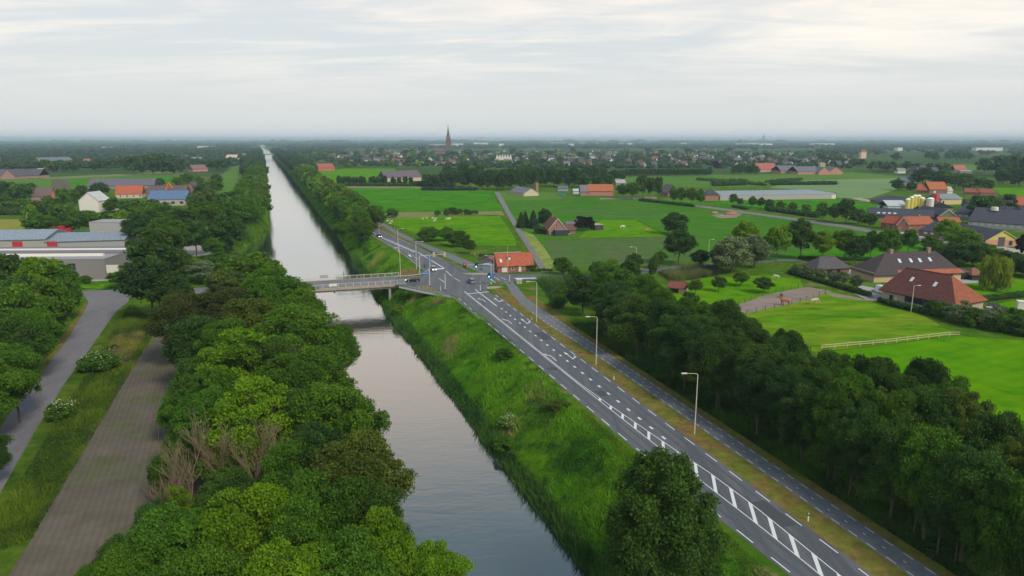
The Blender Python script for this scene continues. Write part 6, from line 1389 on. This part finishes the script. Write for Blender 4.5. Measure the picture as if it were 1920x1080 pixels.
# gantry facing away
p = at(787, 515); g1 = thing('traffic_light_gantry', 'gantry before the crossing seen from behind with yellow backed signals', 'traffic light', (p.x, p.y, 0), R(2))
MB().tube((0, 0, 0), (0, 0, 7.0), .14, .12, 8).build('pole', 'cream_post', g1); MB().tube((-.1, 0, 6.9), (9.6, 0, 7.5), .1, .07, 6).build('arm', 'cream_post', g1)
for x in (5.3, 9.2): MB().box(x - .42, x + .42, .12, .2, 6.5, 8.2).build('signal_back', 'timber', g1)
MB().box(1.6, 1.9, -.1, .1, 2.6, 3.9).build('pedestrian_signal', 'black', g1)
def signpost(px, py, h, panels, label, foot=True):
    p = at(px, py); t = thing('sign_post', label, 'road sign', (p.x, p.y, 0)); MB().tube((0, 0, 0), (0, 0, h), .12, .1, 8).build('pole', 'off_white', t)
    if foot: MB().tube((0, 0, 0), (0, 0, .5), .2, n=8).build('pole_foot', 'black', t)
    for (x0, x1, z0, z1, m_) in panels:
        s = MB().box(x0, x1, -.14, -.1, z0, z1).build('sign_panel', m_, t)
        if x1 - x0 > 1.2 and m_ == 'sign_blue': MB().box(x0 + .2, x1 - .2, -.16, -.141, (z0 + z1) / 2 - .05, (z0 + z1) / 2 + .05).build('sign_line', 'white_paint', s)
signpost(806, 538, 6.3, ((-2.6, -.2, 4.2, 5.2, 'sign_blue'), (-.6, -.1, 5.4, 6.2, 'steel')), 'white signpost with blue direction panel at the bridge corner')
signpost(806, 502, 4.5, ((-.7, .6, 2.4, 3.2, 'sign_blue'), (-.8, .5, 3.4, 4.1, 'sign_blue')), 'two blue arrow signs on the island before the crossing', False)
signpost(835, 545.5, 5.6, ((-.2, .2, 4.9, 5.4, 'steel'),), 'thin signal pole on the kerb at the bridge corner')
signpost(826, 545, 1.6, ((-.15, .15, 1.1, 1.5, 'steel'),), 'short bollard post on the kerb at the bridge corner', False)
signpost(955.5, 531, 4.0, ((-.25, .25, 3.0, 3.9, 'dark_grey'),), 'thin signal post beside the grey cabinet')
signpost(900.5, 548, 3.4, ((-.2, .2, 2.6, 3.2, 'dark_grey'),), 'small dark signal post at the dry triangle')
p = at(974, 532); t = thing('control_cabinet', 'grey metal cabinet at the roadside beside the bike path', 'cabinet', (p.x, p.y, 0)); MB().box(-1.0, .9, -.4, .5, 0, 1.5).build('housing', 'steel', t); MB().box(-1.05, .95, -.45, .55, 1.5, 1.62).build('top', 'off_white', t); MB().box(-.06, .0, -.42, -.4, .1, 1.4).build('door_gap', 'dark_grey', t)

# ------------------------------------------------------------------ vehicles
def car(px, py, yaw, label, color, kind='hatch', lights=None, group=None, L_=4.3, hh=1.5, name='car'):
    p = at(px, py); t = thing(name, label, 'van' if kind == 'van' else 'car', (p.x, p.y, 0.04), yaw, group); w_ = 1.8 if kind != 'van' else 2.1
    h2 = L_ / 2; body = [(-h2, .28), (h2, .28), (h2, .65), (h2 - .25, .82), (h2 * .42, .92), (-h2 + .15, .95), (-h2, .8)]
    mb = MB(); mb.prism(body, -w_ / 2, w_ / 2); mb.build('body', 'car_paint', t, color)
    if kind == 'van': cab = [(-h2 + .02, .94), (h2 * .6, .94), (h2 * .38, hh), (-h2 + .02, hh)]
    elif kind == 'suv': cab = [(-h2 + .1, .94), (h2 * .45, .9), (h2 * .18, hh), (-h2 + .35, hh)]
    else: cab = [(-h2 + .25, .94), (h2 * .44, .9), (h2 * .08, hh), (-h2 + .8, hh)]
    mb = MB(); y_ = w_ / 2 - .08; n_ = len(cab)
    vs = [(x, -y_ if z < 1.2 else -y_ + .14, z) for x, z in cab] + [(x, y_ if z < 1.2 else y_ - .14, z) for x, z in cab]
    mb.add(vs, [(i, (i + 1) % n_, n_ + (i + 1) % n_, n_ + i) for i in range(n_)] + [tuple(reversed(range(n_))), tuple(range(n_, 2 * n_))]); mb.build('windows', 'glass' if kind != 'van' else 'car_paint', t, color)
    x0, x1 = cab[3][0], cab[2][0]; mb = MB(); mb.box(x0 + .02, x1 - .02, -y_ + .12, y_ - .12, hh, hh + .05); mb.build('roof', 'car_paint', t, color)
    for sx in (-1, 1):
        for sy in (-1, 1):
            w = MB().tube((sx * h2 * .62, sy * (w_ / 2 - .2), .33), (sx * h2 * .62, sy * (w_ / 2 + .02), .33), .33, n=12).build('wheel', 'rubber', t)
            MB().tube((sx * h2 * .62, sy * (w_ / 2 + .021), .33), (sx * h2 * .62, sy * (w_ / 2 + .04), .33), .2, n=10).build('rim', 'steel', w)
    for sy in (-1, 1):
        MB().box(h2 - .04, h2 + .02, sy * (w_ / 2 - .35) - .18, sy * (w_ / 2 - .35) + .18, .55, .72).build('headlight', 'lamp_white' if lights == 'on' else 'off_white', t)
        MB().box(-h2 - .02, -h2 + .04, sy * (w_ / 2 - .3) - .16, sy * (w_ / 2 - .3) + .16, .6, .8).build('tail_light', 'red_paint', t)
    if kind == 'van': MB().box(h2 * .44, h2 * .6, -y_ + .1, y_ - .1, 1.05, hh - .25).build('windscreen', 'glass', t)
    return t
rd = math.atan2(AU.y, AU.x)
car(774, 528, R(192), 'dark estate car with headlights on driving onto the bridge', (0.02, 0.02, 0.025), 'suv', 'on', L_=4.8)
car(883.5, 531, rd + R(8), 'small grey hatchback crossing the junction, seen from behind', (0.16, 0.20, 0.27), 'suv', L_=4.0, hh=1.6)
car(813, 507, rd + math.pi, 'silver car waiting before the crossing under the gantry', (0.45, 0.45, 0.45), 'hatch', 'on')
car(711, 445, math.atan2(30, -14) + math.pi, 'red car with lights on coming down the main road', (0.22, 0.03, 0.04), 'hatch', 'on')
car(689, 432, math.atan2(30, -14) + math.pi, 'white car coming down the main road behind the red one', (0.7, 0.7, 0.7), 'hatch', 'on')
car(1711, 573, R(-8), 'silver car parked behind the clipped hedge', (0.45, 0.52, 0.60), 'hatch')
car(1649, 549, R(100), 'white van parked at the barn corner', (0.75, 0.77, 0.78), 'van', L_=5.0, hh=2.4, name='van')
car(1743, 447, R(3), 'white car on the farm road by the stable', (0.75, 0.75, 0.75), 'hatch')
car(1868, 580, R(-35), 'black and white car at the hipped barn end', (0.02, 0.02, 0.025), 'suv', L_=4.8); car(1858, 586, R(-30), 'silver car beside the black and white one', (0.6, 0.62, 0.65), 'hatch')
t = bld('trailer', 'white trailer cut by the picture edge on the lawn strip', (1907, 584), (1932, 586), 2.2, 2.2, .2, WHITE, WHITE, ridge='flat', cat='trailer', z0=.5)
for x, y, s_, lb in ((120, 441, 1.0, 'red truck cab behind the factory roof'), (112, 443, .8, 'small red van next to the red truck')):
    p = at(x, y); t = thing('truck', lb, 'truck', (p.x, p.y, 0), 0, 'red trucks behind the factory'); s2 = s_ * 1.6
    MB().box(-3 * s2, 1.2 * s2, -1.1 * s2, 1.1 * s2, .7, 3.0 * s2).build('load_box', 'red_paint', t); MB().box(1.3 * s2, 3 * s2, -1.1 * s2, 1.1 * s2, .7, 2.4 * s2).build('cab', 'red_paint', t)
    for wx in (-2, 2): MB().tube((wx * s2, -1.2 * s2, .5), (wx * s2, 1.2 * s2, .5), .5, n=10).build('wheel', 'rubber', t)
p = at(155, 444); t = thing('container', 'dark green container beside the pale hall', 'container', (p.x, p.y, 0)); MB().box(-4, 6, -1.2, 1.2, 0, 3.2).build('box', 'wall', t, (0.04, 0.12, 0.07)); MB().box(-4.05, 6.05, -1.25, 1.25, 3.2, 3.35).build('lid', 'wall', t, (0.05, 0.14, 0.08))
p = at(312, 372); t = thing('excavator', 'orange excavator arm behind the blue roof', 'excavator', (p.x, p.y, 0)); MB().tube((0, 0, 6), (3, 0, 13), .7, .6, 6).build('boom', 'wall', t, (0.6, 0.16, 0.04)); MB().tube((3, 0, 13), (6, 0, 8.5), .6, .4, 6).build('stick', 'wall', t, (0.6, 0.16, 0.04)); MB().box(-3, 1.5, -1.5, 1.5, 1, 6.5).build('cabin', 'wall', t, (0.6, 0.16, 0.04)); MB().box(-3, 3, -2, 2, 0, 1).build('tracks', 'rubber', t)
for k, (x, y) in enumerate([(346, 462), (356, 461), (341, 470)]): car(x, y, R(80 + 5 * k), '%s car in the tree shaded parking place' % nth(k), [(0.5, 0.55, 0.6), (0.05, 0.05, 0.06), (0.3, 0.34, 0.4)][k], 'hatch', group='cars in the parking place')
# rubble heap
p = at(1370, 402); iv, fi = ICO2
V = iv * np.array([4.5, 3.5, 1.8]) * (1 + nr.uniform(-.15, .15, (len(iv), 1))); me = np_mesh('rubble_heap', V, np.zeros((0, 4), int), fi, np.zeros(0), np.full(len(fi), .5), 'wall'); o = obj('rubble_heap', me, None, (0.30, 0.15, 0.08), (p.x, p.y, 0.2)); tag(o, 'orange heap of rubble between the avenue trees', 'heap')
p = at(1345, 400); o = obj('rubble_heap', me, None, (0.28, 0.16, 0.09), (p.x - 2, p.y, 0.1), 1.0, (.7, .7, .7)); tag(o, 'smaller heap of rubble beside the farm lane', 'heap')

# ------------------------------------------------------------------ fences
def fence(px, label, hgt=1.2, gap=3.0, rails=(1.05,), m='timber', rw=.09, name='fence', tiny=False):
    pts = [at(*p) for p in px]; o = pts[0]; t = thing(name, label, 'fence', tuple(o)); k = 0
    for p, q in zip(pts, pts[1:]):
        A_, B_ = p - o, q - o; dd = B_ - A_
        n_ = max(1, int(dd.length / gap))
        for i in range(n_):
            c_ = A_.lerp(B_, i / n_)
            if k == 0: pm = MB().box(-.07, .07, -.07, .07, 0, hgt).mesh('post', m)
            po = obj('post', pm, t, None, c_); k += 1
        for z in rails: MB().tube(A_ + Vector((0, 0, z)), B_ + Vector((0, 0, z)), rw, n=4).build('rail', m, t)
    return t
fence([(1540, 656), (1660, 645), (1780, 631), (1799, 631)], 'pale wooden rail fence between rough paddock and lime meadow', 1.25, 3.2, (1.15, .6), 'timber', .085)
fence([(1372, 577), (1440, 551), (1510, 537)], 'thin wire fence between orchard lawn and riding arena', 1.4, 4.0, (1.2,), 'dark_grey', .02)
fence([(1400, 589), (1500, 567), (1558, 547)], 'thin wire fence between riding arena and paddock', 1.4, 4.0, (1.2,), 'dark_grey', .02)
fence([(965, 507), (1034, 507)], 'white low fence before the orange roofed house', 1.0, 2.2, (.9, .45), 'cream_post', .05)
fence([(890, 480), (985, 479)], 'post and wire fence behind the garden of the orange roofed house', 1.3, 4.0, (1.2,), 'timber', .02)
fence([(715, 411), (712, 420), (745, 432)], 'wire fence at the corner of the sheep pasture', 1.2, 5.0, (1.1,), 'timber', .02)
p = at(1632, 563); t = thing('farm_gate', 'dark metal gate beside the clipped hedge', 'gate', tuple(at(1628, 560)), R(-25)); 
for z in (.3, .6, .9, 1.2): MB().tube((0, 0, z), (3.6, 0, z), .04, n=5).build('bar', 'dark_grey', t)
for x in (0, 3.6): MB().box(x - .07, x + .07, -.07, .07, 0, 1.4).build('post', 'dark_grey', t)
fence([(1045, 362), (1063, 373)], 'blue net fence by the middle farms', 2.2, 5.0, (2.0, 1.4, .8), 'sign_blue', .12)

# ------------------------------------------------------------------ animals
def animal(name, px, py, yaw, scale, color, label, cat, graze=False, group=None, body=1.0):
    p = at(px, py)
    J = [(-.75, 0, 1.18), (-.2, 0, 1.12), (.45, 0, 1.15), (.72, 0, 1.3), (1.05, 0, 1.75 if not graze else .95), (1.18, 0, 1.92 if not graze else .55), (1.5, 0, 1.72 if not graze else .28)]
    rad = [.30, .33, .29, .22, .14, .13, .08]
    E_ = [(i, i + 1) for i in range(6)]
    for sy in (-.18, .18):
        for x0, pts in ((.6, [(.6, sy, .98, .13), (.58, sy, .55, .075), (.6, sy, .06, .06)]), (-.75, [(-.78, sy, .95, .17), (-.68, sy, .62, .09), (-.85, sy, .42, .065), (-.8, sy, .05, .06)])):
            prev = 2 if x0 > 0 else 0
            for (x, y, z, r_) in pts: J.append((x, y, z)); rad.append(r_); E_.append((prev, len(J) - 1)); prev = len(J) - 1
    J.append((-1.02, 0, 1.05)); rad.append(.06); E_.append((0, len(J) - 1)); J.append((-1.08, 0, .55)); rad.append(.05); E_.append((len(J) - 2, len(J) - 1))
    J += [(1.12, .07, 2.08 if not graze else .68), (1.12, -.07, 2.08 if not graze else .68)]; rad += [.03, .03]; E_ += [(5, len(J) - 2), (5, len(J) - 1)]
    me = bpy.data.meshes.new(name); me.from_pydata(J, E_, []); o = bpy.data.objects.new(name, me); C.objects.link(o)
    md = o.modifiers.new('skin', 'SKIN'); 
    for i, v in enumerate(me.skin_vertices[0].data if me.skin_vertices else []): v.radius = (rad[i], rad[i])
    if not me.skin_vertices:
        bm = bmesh.new(); bm.from_mesh(me); ly = bm.verts.layers.skin.verify(); bm.verts.ensure_lookup_table()
        for i, v in enumerate(bm.verts): v[ly].radius = (rad[i] * body, rad[i] * body); v[ly].use_root = (i == 1)
        bm.to_mesh(me); bm.free()
    s2 = o.modifiers.new('sub', 'SUBSURF'); s2.levels = s2.render_levels = 1
    me.materials.append(MATS['coat']); o.color = (*color, 1); o.location = (p.x, p.y, 0); o.rotation_euler = (0, 0, yaw); o.scale = (scale,) * 3
    return tag(o, label, cat, group)
animal('horse', 1471, 573, R(175), 1.45, (0.30, 0.09, 0.035), 'chestnut horse standing by the arena fence', 'horse')
animal('horse', 1526, 571, R(10), 1.4, (0.50, 0.40, 0.28), 'cream horse grazing on the rough paddock', 'horse', True)
animal('pony', 1455, 523, R(160), 1.05, (0.55, 0.53, 0.50), 'pale pony at the far end of the orchard lawn', 'pony', True)
animal('pony', 1465, 558, R(90), .9, (0.10, 0.06, 0.05), 'small dark foal lying low on the arena', 'pony', True)
animal('horse', 1167, 429, R(20), 1.4, (0.6, 0.58, 0.52), 'white horse in the small yellow green paddock', 'horse', True)
animal('horse', 1213, 435, R(5), 1.3, (0.42, 0.24, 0.12), 'brown horse in the small yellow green paddock', 'horse', True)
for k, (x, y) in enumerate([(793, 412), (800, 411), (812, 411), (817, 412.5), (815, 416), (838, 412), (841, 413), (843, 411), (731, 421), (727, 416), (734, 417)]):
    animal('sheep', x, y, R(rnd.uniform(0, 360)), .8, (0.62, 0.60, 0.50), '%s white sheep in the bright pasture, counted from its far corner' % nth(k), 'sheep', True, 'white sheep in the bright pasture', 1.35)

# far bridge over the canal
p = at(500, 291); t = thing('road_bridge', 'distant low bridge at the end of the canal', 'bridge', (p.x - 30, p.y, 0), R(8)); MB().box(-60, 60, 0, 14, .5, 3.5).build('deck', 'concrete_grey', t); MB().box(-60, 60, -.5, 0, 3.5, 5).build('railing', 'steel', t)
for x in (-20, 20): MB().box(x - 1.5, x + 1.5, 2, 12, -9, .5).build('pier', 'concrete_grey', t)

# ------------------------------------------------------------------ haze
m = bpy.data.materials.new('haze'); m.use_nodes = True; N = m.node_tree.nodes; L = m.node_tree.links; N.clear()
pv = N.new('ShaderNodeVolumePrincipled'); pv.inputs['Density'].default_value = 0.000095; pv.inputs['Color'].default_value = (0.62, 0.85, 1.0, 1); pv.inputs['Anisotropy'].default_value = 0.0
oo = N.new('ShaderNodeOutputMaterial'); L.new(pv.outputs[0], oo.inputs['Volume']); MATS['haze'] = m
mb = MB(); mb.box(-W - 500, W + 500, -300, 45500, -10.5, 106); hz = mb.build('haze', 'haze'); hz['kind'] = 'stuff'; hz['label'] = 'thin blue evening haze over the plain'
